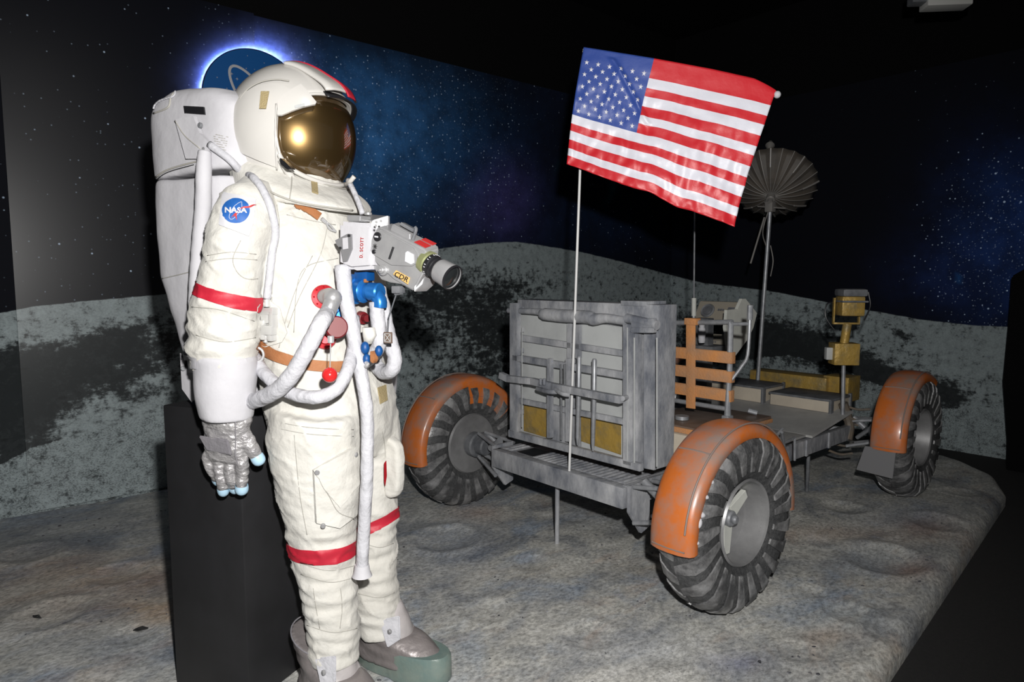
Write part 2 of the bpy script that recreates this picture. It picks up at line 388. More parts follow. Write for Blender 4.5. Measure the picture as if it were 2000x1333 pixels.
def mural_mat(name, rough, spec, neb_gain=1.0, gl=(.36, .42, .435)):
    m, nt, b = newmat(name)
    L = nt.links.new
    b.inputs['Roughness'].default_value = rough; b.inputs['Specular IOR Level'].default_value = spec
    tc = N(nt, 'ShaderNodeTexCoord')
    at = {}
    for a in ('skyline', 'dark', 'nebula', 'stars', 'ridge', 'band'): at[a] = N(nt, 'ShaderNodeAttribute', attribute_name=a)
    def math_(op, a, b_=None, c_=None, clamp=False):
        n = N(nt, 'ShaderNodeMath', operation=op); n.use_clamp = clamp
        for i, q in enumerate((a, b_, c_)):
            if q is None: continue
            if isinstance(q, (int, float)): n.inputs[i].default_value = q
            else: L(q, n.inputs[i])
        return n.outputs[0]
    def noise_(scale, det=8, rough_=.6, st=None, off=0):
        n = N(nt, 'ShaderNodeTexNoise'); n.inputs['Scale'].default_value = scale; n.inputs['Detail'].default_value = det; n.inputs['Roughness'].default_value = rough_
        mp = N(nt, 'ShaderNodeMapping'); mp.inputs['Scale'].default_value = st or (1, 1, 1); mp.inputs['Location'].default_value = (off, off, off)
        if st: mp.inputs['Rotation'].default_value = (.35, .35, 0)
        L(tc.outputs['Object'], mp.inputs[0]); L(mp.outputs[0], n.inputs['Vector']); return n.outputs['Fac']
    def ss(x, a, c_): 
        n = N(nt, 'ShaderNodeMapRange', interpolation_type='SMOOTHSTEP'); L(x, n.inputs[0]); n.inputs[1].default_value = a; n.inputs[2].default_value = c_; return n.outputs[0]
    def mix(f, a, b_, bt='MIX'):
        n = N(nt, 'ShaderNodeMix', data_type='RGBA', blend_type=bt)
        if isinstance(f, (int, float)): n.inputs[0].default_value = f
        else: L(f, n.inputs[0])
        for i, q in ((6, a), (7, b_)):
            if isinstance(q, tuple): n.inputs[i].default_value = c4(q)
            else: L(q, n.inputs[i])
        return n.outputs[2]
    nb = noise_(1.9, 12, .68, (1, 1, 1.9)); nf = noise_(17, 6, .7, None, 3); ng = noise_(70, 3, .6, None, 9); nm = noise_(5.5, 10, .75, (1, 1, 2.1), 5)
    st_ = noise_(6, 10, .72, (1, 1, 5.5), 11)
    rj = math_('ADD', at['ridge'].outputs['Fac'], math_('MULTIPLY', math_('SUBTRACT', nf, .5), .12))
    above = ss(rj, -.015, .02)
    dk = math_('ADD', math_('MULTIPLY', math_('MULTIPLY', above, at['band'].outputs['Fac']), .95), math_('MULTIPLY', at['dark'].outputs['Fac'], math_('ADD', .25, math_('MULTIPLY', above, .75))))
    k = math_('ADD', math_('MULTIPLY', dk, .115), math_('ADD', math_('MULTIPLY', nb, .12), math_('ADD', math_('MULTIPLY', nm, .30), math_('ADD', math_('MULTIPLY', st_, .25), math_('MULTIPLY', nf, .33)))))
    dm = ss(k, .515, .625)
    k2 = math_('ADD', math_('MULTIPLY', at['dark'].outputs['Fac'], .05), math_('ADD', math_('MULTIPLY', nf, .6), math_('MULTIPLY', noise_(38, 6, .75, (1, 1, 1.6), 17), .4)))
    sp = ss(k2, .535, .60)
    g1 = mix(math_('MULTIPLY', ss(nf, .3, .7), .5), gl, tuple(q*.62 for q in gl))
    g2 = mix(math_('MULTIPLY', ss(ng, .3, .7), .35), g1, tuple(q*.6 for q in gl))
    g3 = mix(math_('MULTIPLY', dm, .93), g2, (.012, .014, .016))
    g4 = mix(math_('MULTIPLY', sp, .60), g3, (.02, .024, .026))
    below = math_('SUBTRACT', 1, above)
    stp = ss(math_('ADD', math_('MULTIPLY', noise_(95, 4, .7, (1, 1, 1.8), 23), .7), math_('MULTIPLY', nf, .3)), .49, .56)
    g4 = mix(math_('MULTIPLY', stp, math_('ADD', .22, math_('MULTIPLY', below, .38))), g4, (.03, .035, .038))
    vc = N(nt, 'ShaderNodeTexVoronoi'); vc.inputs['Scale'].default_value = 6.5; vc.inputs['Randomness'].default_value = 1
    mp = N(nt, 'ShaderNodeMapping'); mp.inputs['Scale'].default_value = (1, 1, 2.4); L(tc.outputs['Object'], mp.inputs[0]); L(mp.outputs[0], vc.inputs['Vector'])
    sr = N(nt, 'ShaderNodeSeparateColor'); L(vc.outputs['Color'], sr.inputs[0])
    cr = math_('MULTIPLY', math_('SUBTRACT', 1, ss(math_('ADD', vc.outputs['Distance'], math_('MULTIPLY', math_('SUBTRACT', nf, .5), .25)), .09, .2)), math_('GREATER_THAN', sr.outputs[0], .7))
    g5 = mix(math_('MULTIPLY', cr, .7), g4, (.016, .018, .02))
    # sky with two sizes of stars
    nebn = ss(noise_(3.2, 10, .7, None, 1), .32, .70)
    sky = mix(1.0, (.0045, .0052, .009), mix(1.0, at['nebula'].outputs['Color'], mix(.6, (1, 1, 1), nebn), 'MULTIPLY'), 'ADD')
    col = sky
    for sc, size, thr, gain, st_ in ((24, .19, .30, 1.1, 0), (9, .095, .45, 3.2, 4), (48, .28, .10, .55, 8)):
        v = N(nt, 'ShaderNodeTexVoronoi'); v.inputs['Scale'].default_value = sc
        mp = N(nt, 'ShaderNodeMapping'); mp.inputs['Location'].default_value = (st_, st_, st_); L(tc.outputs['Object'], mp.inputs[0]); L(mp.outputs[0], v.inputs['Vector'])
        se = N(nt, 'ShaderNodeSeparateColor'); L(v.outputs['Color'], se.inputs[0])
        on = math_('LESS_THAN', se.outputs[0], math_('MULTIPLY', at['stars'].outputs['Fac'], 1.25-thr))
        dot = math_('SUBTRACT', 1, ss(v.outputs['Distance'], size*.3, size))
        br = math_('MULTIPLY', math_('MULTIPLY', on, dot), math_('MULTIPLY', math_('POWER', se.outputs[1], 1.6), gain))
        col = mix(1.0, col, mix(br, (0, 0, 0), (.62, .78, 1.0)), 'ADD')
    jag = math_('MULTIPLY', math_('SUBTRACT', noise_(9, 6, .6, None, 2), .5), .035)
    hm = ss(math_('ADD', at['skyline'].outputs['Fac'], jag), -.012, .012)
    L(mix(hm, g5, col), b.inputs['Base Color'])
    return m
def mural(name, y=None, x=None, s0=0, s1=1, z0=-.12, z1=3.2, m=None, th=.012, step=.04):
    """a printed board standing against a wall: along x at y, or along y at x"""
    bm = B(); ns = max(2, round((s1-s0)/step)); nz = max(2, round((z1-z0)/step)); g = []
    for i in range(ns+1):
        s = s0+(s1-s0)*i/ns; row = []
        for j in range(nz+1):
            z = z0+(z1-z0)*j/nz
            row.append(bm.verts.new((s, y, z) if y is not None else (x, s, z)))
        g.append(row)
    for i in range(ns):
        for j in range(nz): bm.faces.new((g[i][j], g[i+1][j], g[i+1][j+1], g[i][j+1]))
    r = bmesh.ops.extrude_face_region(bm, geom=bm.faces[:])
    bmesh.ops.translate(bm, vec=(0, th, 0) if y is not None else (th, 0, 0), verts=[q for q in r['geom'] if isinstance(q, bmesh.types.BMVert)])
    P = [v.co.copy() for v in bm.verts]
    o = obj(name, bm, m, None, smooth=False)
    o.location = ROV.o; o.rotation_euler = (0, 0, ROV.ang)
    me = o.data
    P = [v.co.copy() for v in me.vertices]
    A = [mural_art(p) for p in P]
    for nm, k in (('skyline', 0), ('dark', 1), ('stars', 3), ('ridge', 4), ('band', 5)):
        at = me.attributes.new(nm, 'FLOAT', 'POINT'); at.data.foreach_set('value', [a[k] for a in A])
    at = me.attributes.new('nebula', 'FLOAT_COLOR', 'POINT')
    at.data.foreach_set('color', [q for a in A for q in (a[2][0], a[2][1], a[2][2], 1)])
    return o
WA = 3.36; WB = 4.26
M['mural'] = mural_mat('backdrop_print_matte', .75, .12)
M['muralgloss'] = mural_mat('backdrop_print_satin', .34, .36)
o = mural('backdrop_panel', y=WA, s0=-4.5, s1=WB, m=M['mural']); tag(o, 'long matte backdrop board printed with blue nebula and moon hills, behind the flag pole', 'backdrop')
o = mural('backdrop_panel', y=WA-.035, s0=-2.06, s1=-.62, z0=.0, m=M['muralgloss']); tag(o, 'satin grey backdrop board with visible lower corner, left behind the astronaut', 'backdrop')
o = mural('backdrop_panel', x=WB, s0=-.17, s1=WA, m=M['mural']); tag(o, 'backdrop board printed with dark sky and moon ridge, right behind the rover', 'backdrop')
def struct(name, bm, m, frame=ROV, **k):
    o = obj(name, bm, m, None, **k); tag(o, kind='structure')
    if frame: o.location = frame.o; o.rotation_euler = (0, 0, frame.ang)
    return o
b = B(); box2(b, (-6.5, WA+.02, -.14), (WB+.2, WA+.16, 4.1), 0); struct('wall_left', b, M['blackwall'])
b = B(); box2(b, (WB+.02, -5, -.14), (WB+.18, WA+.02, 4.1), 0); struct('wall_back', b, M['blackwall'])
b = B(); box2(b, (-6.5, -5, -.30), (WB+.2, WA+.2, -.12), 0); struct('floor', b, M['carpet'])
b = B(); box2(b, (-6.5, -5, 4.1), (WB+.2, WA+.2, 4.2), 0); struct('ceiling', b, M['blackwall'])

# ------------------------------------------------------------------ moon ground platform
def edge_y(x):    # right edge of the platform
    e = lerp_tab([(-3.4, -.95), (-.08, -.655), (1.11, -.535), (2.87, -.355), (3.2, -.22), (3.42, .02), (3.56, .32)], x)
    return e
CR = []
for (px, py, w, h) in [(1722, 1088, 150, 62), (1660, 1195, 90, 50), (1590, 1155, 55, 28), (1710, 1178, 50, 28), (1740, 1232, 110, 50), (1830, 1020, 80, 40), (1650, 990, 80, 26), (1600, 1055, 45, 20), (870, 1050, 120, 60), (1150, 1240, 140, 50), (950, 1190, 110, 50), (1040, 1100, 90, 30),
                       (230, 1120, 120, 40), (100, 1200, 140, 60), (260, 1240, 90, 40), (60, 1080, 120, 30), (1560, 1270, 110, 45), (1300, 1280, 100, 45), (1120, 1010, 60, 18), (1800, 940, 70, 18), (1880, 960, 60, 18)]:
    c = ROV.at(px, py, z=0); e = ROV.at(px+w/2, py, z=0); g = ROV.at(px, py+h/2, z=0)
    CR.append((c.x, c.y, ((e-c).length+(g-c).length)/2))
def ground(x, y):
    p = Vector((x, y, 0))
    z = .012*noise.noise(p*1.7)+.006*noise.noise(p*4.3)+.002*noise.noise(p*11)+.001*noise.noise(Vector((x*26, y*26, 1)))
    w = .02*noise.noise(p*9)
    for cx, cy, r in CR:
        d = math.hypot(x-cx, y-cy)/r+w*3
        if d < 1.7: z += r*(-.085*max(0, 1-d*d)+.035*math.exp(-((d-1.05)/.17)**2))
    return z-.006
bm = B(); nx = 330; ny = 215; g = []
for i in range(nx+1):
    x = -3.4+(3.56+3.4)*i/nx; e = edge_y(x); row = []
    for j in range(ny+1):
        y = e+(WA-.045-e)*(j/ny); z = ground(x, y)
        d = min(y-e, 3.56-x)
        if d < .06: z -= .05*(1-max(0, d)/.06)**2
        row.append(bm.verts.new((x, y, z)))
    g.append(row)
for i in range(nx):
    for j in range(ny): bm.faces.new((g[i][j], g[i+1][j], g[i+1][j+1], g[i][j+1]))
be = [q for q in bm.edges if q.is_boundary]
r = bmesh.ops.extrude_edge_only(bm, edges=be)
for q in r['geom']:
    if isinstance(q, bmesh.types.BMVert): q.co.z = -.119
GP = [(200, 1125, 240, 45, (.42, .27, .17), .55), (330, 1195, 90, 25, (.50, .33, .18), .7), (100, 1200, 120, 40, (.30, .22, .18), .3), (120, 1010, 260, 30, (.20, .21, .25), .5), (80, 1060, 160, 25, (.10, .12, .17), .6), (250, 1270, 200, 50, (.22, .26, .33), .5),
      (1600, 1040, 160, 14, (.42, .30, .22), .5), (1810, 1030, 60, 22, (.40, .24, .16), .5), (1780, 1110, 50, 18, (.36, .22, .17), .6), (1780, 1010, 110, 26, (.24, .28, .35), .6), (1700, 1090, 80, 26, (.30, .33, .37), .6), (1650, 1200, 80, 26, (.46, .50, .52), .7), (1570, 1155, 30, 12, (.50, .50, .47), .6), (1700, 1090, 100, 40, (.34, .36, .36), .4),
      (1620, 1240, 60, 14, (.42, .32, .24), .5), (870, 1060, 90, 60, (.20, .25, .34), .6), (1150, 1010, 80, 20, (.22, .26, .33), .5), (930, 1000, 60, 16, (.40, .28, .22), .5), (1250, 1260, 160, 40, (.34, .36, .40), .5), (1000, 1120, 120, 20, (.40, .37, .31), .5), (1430, 1290, 60, 20, (.20, .22, .36), .5), (1840, 960, 70, 14, (.42, .42, .38), .5), (1240, 1110, 60, 14, (.44, .40, .32), .4), (950, 1290, 140, 40, (.46, .46, .42), .5), (1530, 1310, 90, 30, (.46, .46, .44), .4)]
GPW = []
for (px, py, w, h, col, s_) in GP:
    c = ROV.at(px, py, z=0); ex = ROV.at(px+w, py, z=0)-c; ey = ROV.at(px, py-h, z=0)-c
    GPW.append((c, ex, ey, col, s_))
def gpatch(x, y):
    out = Vector((0, 0, 0)); W_ = 0
    for c, ex, ey, col, s_ in GPW:
        dx, dy = x-c.x, y-c.y; det = ex.x*ey.y-ex.y*ey.x
        a = (dx*ey.y-dy*ey.x)/det; b2 = (ex.x*dy-ex.y*dx)/det
        k = math.exp(-(a*a+b2*b2)*1.1)*s_
        if k > .02: out += Vector(col)*k; W_ += k
    return (out/W_ if W_ > .001 else out), min(1, W_)
m, nt, b_ = newmat('painted_moon_ground'); L = nt.links.new
tc = N(nt, 'ShaderNodeTexCoord')
def nz(scale, det, rg, st, off, dist=0):
    n = N(nt, 'ShaderNodeTexNoise'); n.inputs['Scale'].default_value = scale; n.inputs['Detail'].default_value = det; n.inputs['Roughness'].default_value = rg; n.inputs['Distortion'].default_value = dist
    mp = N(nt, 'ShaderNodeMapping'); mp.inputs['Scale'].default_value = st; mp.inputs['Location'].default_value = (off, off*1.3, 0); mp.inputs['Rotation'].default_value = (0, 0, -ROV.ang)
    L(tc.outputs['Object'], mp.inputs[0]); L(mp.outputs[0], n.inputs['Vector']); return n.outputs['Fac']
def ramp(f, stops):
    r = N(nt, 'ShaderNodeValToRGB'); L(f, r.inputs[0]); e = r.color_ramp.elements
    while len(e) < len(stops): e.new(.5)
    for q, (p, c) in zip(e, stops): q.position = p; q.color = c4(c)
    return r.outputs[0]
def mx(f, a, b2, bt='MIX'):
    n = N(nt, 'ShaderNodeMix', data_type='RGBA', blend_type=bt)
    L(f, n.inputs[0]) if not isinstance(f, float) else setattr(n.inputs[0], 'default_value', f)
    for i, q in ((6, a), (7, b2)): L(q, n.inputs[i]) if not isinstance(q, tuple) else setattr(n.inputs[i], 'default_value', c4(q))
    return n.outputs[2]
base = ramp(nz(2.2, 10, .65, (1, 1.7, 1), 0, .6), [(.32, (.20, .215, .24)), (.45, (.38, .385, .38)), (.55, (.53, .525, .49)), (.70, (.68, .68, .66))])
blue = ramp(nz(1.6, 7, .6, (1, 1.5, 1), 7, .5), [(.54, (0, 0, 0)), (.66, (1, 1, 1))])
rust = ramp(nz(1.9, 8, .65, (1, 2.2, 1), 13, .8), [(.56, (0, 0, 0)), (.70, (1, 1, 1))])
fine = ramp(nz(45, 8, .75, (1, 1.4, 1), 3), [(.36, (.50, .50, .50)), (.6, (1.2, 1.2, 1.2))])
spk = ramp(nz(55, 3, .6, (1, 1, 1), 21), [(.67, (0, 0, 0)), (.71, (1, 1, 1))])
spm = ramp(nz(3, 4, .6, (1, 1, 1), 33), [(.48, (0, 0, 0)), (.62, (1, 1, 1))])
wht = ramp(nz(30, 4, .7, (1, 2, 1), 41), [(.70, (0, 0, 0)), (.76, (1, 1, 1))])
c = mx(blue, base, (.27, .33, .42)); c = mx(.75, base, c)
n1 = N(nt, 'ShaderNodeMath', operation='MULTIPLY'); n1.inputs[1].default_value = .38; L(rust, n1.inputs[0]); c = mx(n1.outputs[0], c, (.40, .26, .165))
ac = N(nt, 'ShaderNodeAttribute', attribute_name='paint'); aw = N(nt, 'ShaderNodeAttribute', attribute_name='paint_amount')
n1 = N(nt, 'ShaderNodeMath', operation='MULTIPLY'); L(aw.outputs['Fac'], n1.inputs[0]); L(ramp(nz(6, 8, .7, (1, 1.8, 1), 51, .5), [(.33, (.45, .45, .45)), (.58, (1, 1, 1))]), n1.inputs[1]); c = mx(n1.outputs[0], c, ac.outputs['Color'])
c = mx(1.0, c, fine, 'MULTIPLY')
n1 = N(nt, 'ShaderNodeMath', operation='MULTIPLY'); L(spk, n1.inputs[0]); L(spm, n1.inputs[1]); c = mx(n1.outputs[0], c, (.02, .022, .03))
n1 = N(nt, 'ShaderNodeMath', operation='MULTIPLY'); L(wht, n1.inputs[0]); n1.inputs[1].default_value = .6; c = mx(n1.outputs[0], c, (.7, .7, .72))
L(c, b_.inputs['Base Color']); b_.inputs['Roughness'].default_value = .48; b_.inputs['Specular IOR Level'].default_value = .45
h = nz(26, 9, .7, (1, 1.5, 1), 5); h2 = nz(7, 6, .6, (1, 1.6, 1), 15)
ad = N(nt, 'ShaderNodeMath', operation='MULTIPLY_ADD'); L(h2, ad.inputs[0]); ad.inputs[1].default_value = .9; L(h, ad.inputs[2])
bp = N(nt, 'ShaderNodeBump'); bp.inputs['Strength'].default_value = .55; bp.inputs['Distance'].default_value = .007; L(ad.outputs[0], bp.inputs['Height']); L(bp.outputs[0], b_.inputs['Normal'])
o = obj('moon_ground_platform', bm, m, None, ang=60)
A = [gpatch(v.co.x, v.co.y) for v in o.data.vertices]
at_ = o.data.attributes.new('paint', 'FLOAT_COLOR', 'POINT'); at_.data.foreach_set('color', [q for a in A for q in (a[0][0], a[0][1], a[0][2], 1)])
at_ = o.data.attributes.new('paint_amount', 'FLOAT', 'POINT'); at_.data.foreach_set('value', [a[1] for a in A]); o.location = ROV.o; o.rotation_euler = (0, 0, ROV.ang)
tag(o, 'low cratered stage painted grey like moon ground, under the rover and astronaut', 'platform')
GT = None
# grit scattered over the stage
bm = B()
def inplat(x, y): return -3.2 < x < 3.5 and edge_y(x)+.06 < y < WA-.1
for k in range(1500):
    x = random.uniform(-3.2, 3.4); y = random.uniform(-1, 3.2)
    if not inplat(x, y): continue
    if noise.noise(Vector((x*1.5, y*1.5, 4))) < -.02: continue
    r = random.uniform(.002, .0065)
    t = bmesh.new(); bmesh.ops.create_icosphere(t, subdivisions=1, radius=r)
    for v in t.verts: v.co = v.co*random.uniform(.7, 1.2)
    add(bm, t, Matrix.Translation((x, y, ground(x, y)+r*.4)) @ Matrix.Rotation(random.uniform(0, 6), 4, 'Z') @ Matrix.Diagonal((1.5, 1, .5, 1)))
o = obj('grit', bm, mat('dark_grit', (.03, .032, .04), .5, col2=(.12, .12, .13), nscale=30), None, smooth=False); o.location = ROV.o; o.rotation_euler = (0, 0, ROV.ang)
tag(o, 'dark grit and crumbs scattered over the painted moon ground', 'grit', kind='stuff')
def scrap(px, py, size, lab, rot):
    w = ROV.at(px, py, z=0); bm = B()
    pts = [(-1, -.5), (-.3, -.7), (.2, -.35), (1, -.5), (.9, .4), (.1, .3), (-.5, .6), (-.9, .2)]
    t = bmesh.new(); f = t.faces.new([t.verts.new((p[0]*size, p[1]*size, .006*math.sin(p[0]*4+p[1]*3))) for p in pts])
    r = bmesh.ops.extrude_face_region(t, geom=[f]); bmesh.ops.translate(t, vec=(0, 0, .003), verts=[q for q in r['geom'] if isinstance(q, bmesh.types.BMVert)])
    add(bm, t, Matrix.Rotation(rot, 4, 'Z'))
    o = obj('scrap', bm, M['rubber'], None, smooth=False); o.location = ROV.M @ Vector((w.x, w.y, ground(w.x, w.y)+.008)); tag(o, lab, 'scrap')
scrap(276, 1230, .026, 'small crumpled black scrap on the stage, just left of the black plinth', .3)
scrap(73, 1204, .018, 'tiny thin black scrap near the left end of the stage', -.5)
# round emblem on the backdrop
def wl(px, py, off): return ROV.at(px, py, y=WA-off)
c = wl(502, 205, .055); rx = (wl(602, 205, .055)-c).length; rz = (wl(502, 105, .055)-c).length
R_ = (rx+rz)/2
root = empty('round_emblem', None); root.location = ROV.M @ c; root.rotation_euler = (0, 0, ROV.ang)
tag(root, 'round blue space emblem with white orbit ring, on the backdrop behind the helmet', 'emblem')
bm = B(); lathe(bm, [(R_, -.001), (R_+.006, -.001), (R_+.006, .014), (R_, .014)], (0, 0, 0), (0, -1, 0), 96); obj('rim', bm, M['black'], root)
bm = B(); P = []
for k in range(61):
    q = 2*PI*k/60; u_ = .78*R_*math.cos(q); v_ = .27*R_*math.sin(q); a = math.radians(128)
    P.append(Vector((u_*math.cos(a)-v_*math.sin(a)+.02*R_, -.012, u_*math.sin(a)+v_*math.cos(a)+.0*R_)))
tube(bm, P, .0095, 6, cap=False); ringo = obj('orbit_ring', bm, M['patchwhite'], root); ringo.scale = (1, .15, 1); ringo.location = (0, -.010, 0)
bm = B(); lathe(bm, [(0, 0), (R_, 0), (R_, .012), (0, .012)], (0, 0, 0), (0, -1, 0), 96)
for k in range(26):
    q = random.uniform(0, 6.28); rr = R_*math.sqrt(random.random())*.9; s = random.choice((.003, .004, .007))
    cx, cz = rr*math.cos(q), rr*math.sin(q)
    for j in range(4):
        a = j*PI/4; l_ = s*(1.8 if j % 2 == 0 else .9)
        d = Vector((math.cos(a), 0, math.sin(a))); e = Vector((-d.z, 0, d.x))*s*.22
        p0 = Vector((cx, -.0125, cz)); prism(bm, [p0-d*l_, p0+e, p0+d*l_, p0-e], (0, -.001, 0), 0, 1)
obj('disc', bm, [mat('emblem_blue', (.006, .10, .34), .45), M['patchwhite']], root, smooth=False)
# the emblem is lit from behind along its upper left edge
m_, nt_, bb = newmat('backlight_strip'); bb.inputs['Emission Color'].default_value = (.42, .55, 1, 1); bb.inputs['Emission Strength'].default_value = 75; bb.inputs['Base Color'].default_value = (0, 0, 0, 1)
bm = B(); P = [Vector(((R_-.012)*math.cos(math.radians(q)), .012, (R_-.012)*math.sin(math.radians(q)))) for q in range(58, 212, 4)]; tube(bm, P, .005, 8); obj('backlight_strip', bm, m_, root)
# things at the edge of the view
bm = B(); c = ROV.at(1848, -6, x=2.6)
root = empty('ceiling_fixture', None); root.location = ROV.M @ c; root.rotation_euler = (0, 0, math.radians(-6))
tag(root, 'pale grey lamp housing hanging under the black ceiling, top right', 'fixture')
box(bm, (0, 0, 0), (.27, .12, .14), None, .008); obj('housing', bm, M['fixture'], root)
bm = B(); box(bm, (-.17, 0, .01), (.10, .09, .10), None, .01); obj('end_cap', bm, M['rgreyd'], root)
bm = B(); box(bm, (0, 0, .5), (.03, .03, .95), None, .002); obj('drop_rod', bm, M['black'], root)
bm = B()   # dark drape at the right end of the back wall
pts = []
q = [ROV.at(px, py, x=3.9) for px, py in ((1975, 540), (2010, 520), (2060, 520), (2060, 1000), (1962, 1000), (1966, 860), (1958, 745), (1968, 640))]
prism(bm, q, (.05, 0, 0), .01); o = obj('drape', bm, M['blackwall'], None, smooth=False); o.location = ROV.o; o.rotation_euler = (0, 0, ROV.ang); tag(o, 'black drape hanging at the far right beside the backdrop', 'drape')
# plinth
E1 = math.atan2(.4, -.917)
c0 = Vector((-.83, 2.10, 0)); e1 = Vector((-.917, .40, 0)).normalized(); e2 = Vector((e1.y, -e1.x, 0)); 
c0 = c0+e1*.032; PW, PD, PH = .333, .40, .972
bm = B(); box2(bm, (0, -PD, -.012), (PW, 0, PH), .006)
o = obj('plinth', bm, M['ped'], None); o.location = c0-Vector((0, 0, .0)); o.rotation_euler = (0, 0, math.atan2(e1.y, e1.x))
tag(o, 'tall black painted plinth standing right behind the astronaut', 'plinth')
# ------------------------------------------------------------------ rover (local x = along the rover, y = across, z = up)
rov = empty('lunar_rover', ROV); tag(rov, 'grey four wheeled moon rover with orange fenders, parked on the cratered stage', 'moon rover')
def V(a, b, z): return Vector((b, a, z))
def at(px, py, b=None, a=None, z=None): return ROV.at(px, py, x=b, y=a, z=z)
TR_, TW = .395, .115
def tyre_r(t):   # radius over the width, t in -1..1
    return TR_-.055*abs(t)**3.2
def wheel(a, b, side, yaw=0):
    """side: -1 outer face towards -y, +1 towards +y"""
    prof = [(.175, -.060), (.205, -.075), (.24, -.082), (.29, -.088), (.335, -.084), (.365, -.068), (.381, -.038), (.385, 0), (.381, .038), (.365, .068), (.335, .084), (.29, .088), (.24, .082), (.205, .075), (.175, .060), (.168, .055), (.168, -.055), (.175, -.060)]
    bm = B(); lathe(bm, prof, (0, 0, 0), (0, 1, 0), 72)
    w = obj('wheel', bm, M['tyre'], rov, ang=50); w.scale = (1, 1.16, 1); w.location = (b, a, .385); w.rotation_euler = (0, 0, yaw)
    bm = B(); n = 21
    half = [(.385, 0), (.382, .033), (.367, .066), (.338, .085), (.30, .0895), (.215, .080)]
    for k in range(n):
        for sgn in (-1, 1):
            q0 = 2*PI*k/n+(PI/n if sgn > 0 else 0)
            L_ = []
            for i, (r, y) in enumerate(half):
                q = q0+.17*(1-i/5.0)*1.0
                w_ = (.030, .042, .050, .044, .036, .019)[i]
                for s_ in (-1, 1):
                    qq = q+s_*w_/r*.62
                    nr = Vector((1, 0)) if i < 2 else Vector((.75, .66)) if i == 2 else Vector((.3, .95))
                    o_ = .0065
                    R2 = r+nr.x*o_; Y2 = (y+nr.y*o_)*sgn
                    L_.append((Vector((r*math.cos(qq), y*sgn, r*math.sin(qq))), Vector((R2*math.cos(qq), Y2, R2*math.sin(qq)))))
            vs = [(bm.verts.new(p), bm.verts.new(t)) for p, t in L_]
            for i in range(5):
                a0, a1, b0, b1 = vs[2*i], vs[2*i+1], vs[2*i+2], vs[2*i+3]
                bm.faces.new((a0[1], a1[1], b1[1], b0[1])); bm.faces.new((a0[0], a0[1], b0[1], b0[0])); bm.faces.new((a1[1], a1[0], b1[0], b1[1]))
            bm.faces.new((vs[0][0], vs[1][0], vs[1][1], vs[0][1])); bm.faces.new((vs[10][0], vs[10][1], vs[11][1], vs[11][0]))
    obj('tread_cleats', bm, M['cleat'], w, ang=40)
    bm = B(); s = side
    # dished rim: barrel and conical web
    lathe(bm, [(.184, s*.070), (.178, s*.078), (.170, s*.072), (.165, s*.03), (.160, s*-.012), (.135, s*-.026), (.075, s*-.030), (.0, s*-.030)], (0, 0, 0), (0, 1, 0), 64)
    lathe(bm, [(.184, -s*.068), (.176, -s*.078), (.15, -s*.08), (.10, -s*.076), (0, -s*.076)], (0, 0, 0), (0, 1, 0), 64)
    obj('rim', bm, M['rim'], w, ang=40)
    bm = B()
    for k in range(3):
        q = 2*PI*k/3+.5
        R = Matrix.Rotation(-q, 3, 'Y')
        pts = [R @ Vector((x, s*.004, z)) for x, z in ((.03, -.034), (.158, -.020), (.158, .020), (.03, .034))]
        prism(bm, pts, (0, s*-.02, 0), .002)
    obj('spokes', bm, M['cream2'], w)
    bm = B(); cyl(bm, (0, s*-.03, 0), (0, s*.022, 0), .034, 28, bev=.006); cyl(bm, (0, s*.02, 0), (0, s*.038, 0), .019, 20, bev=.006)
    obj('hub', bm, M['rtube'], w)
    bm = B(); cyl(bm, (0, -s*.074, 0), (0, -s*.13, 0), .075, 32, bev=.008); cyl(bm, (0, -s*.13, 0), (0, -s*.19, 0), .052, 28, bev=.008); box(bm, (.02, -s*.16, .055), (.07, .05, .05), None, .006)
    obj('drive_housing', bm, M['rgreyd'], w)
    return w
W1_ = wheel(-.018, 0.035, -1); wheel(1.79, .0, 1, math.radians(4)); wheel(.045, 2.24, -1, math.radians(3)); wheel(1.79, 2.24, 1)
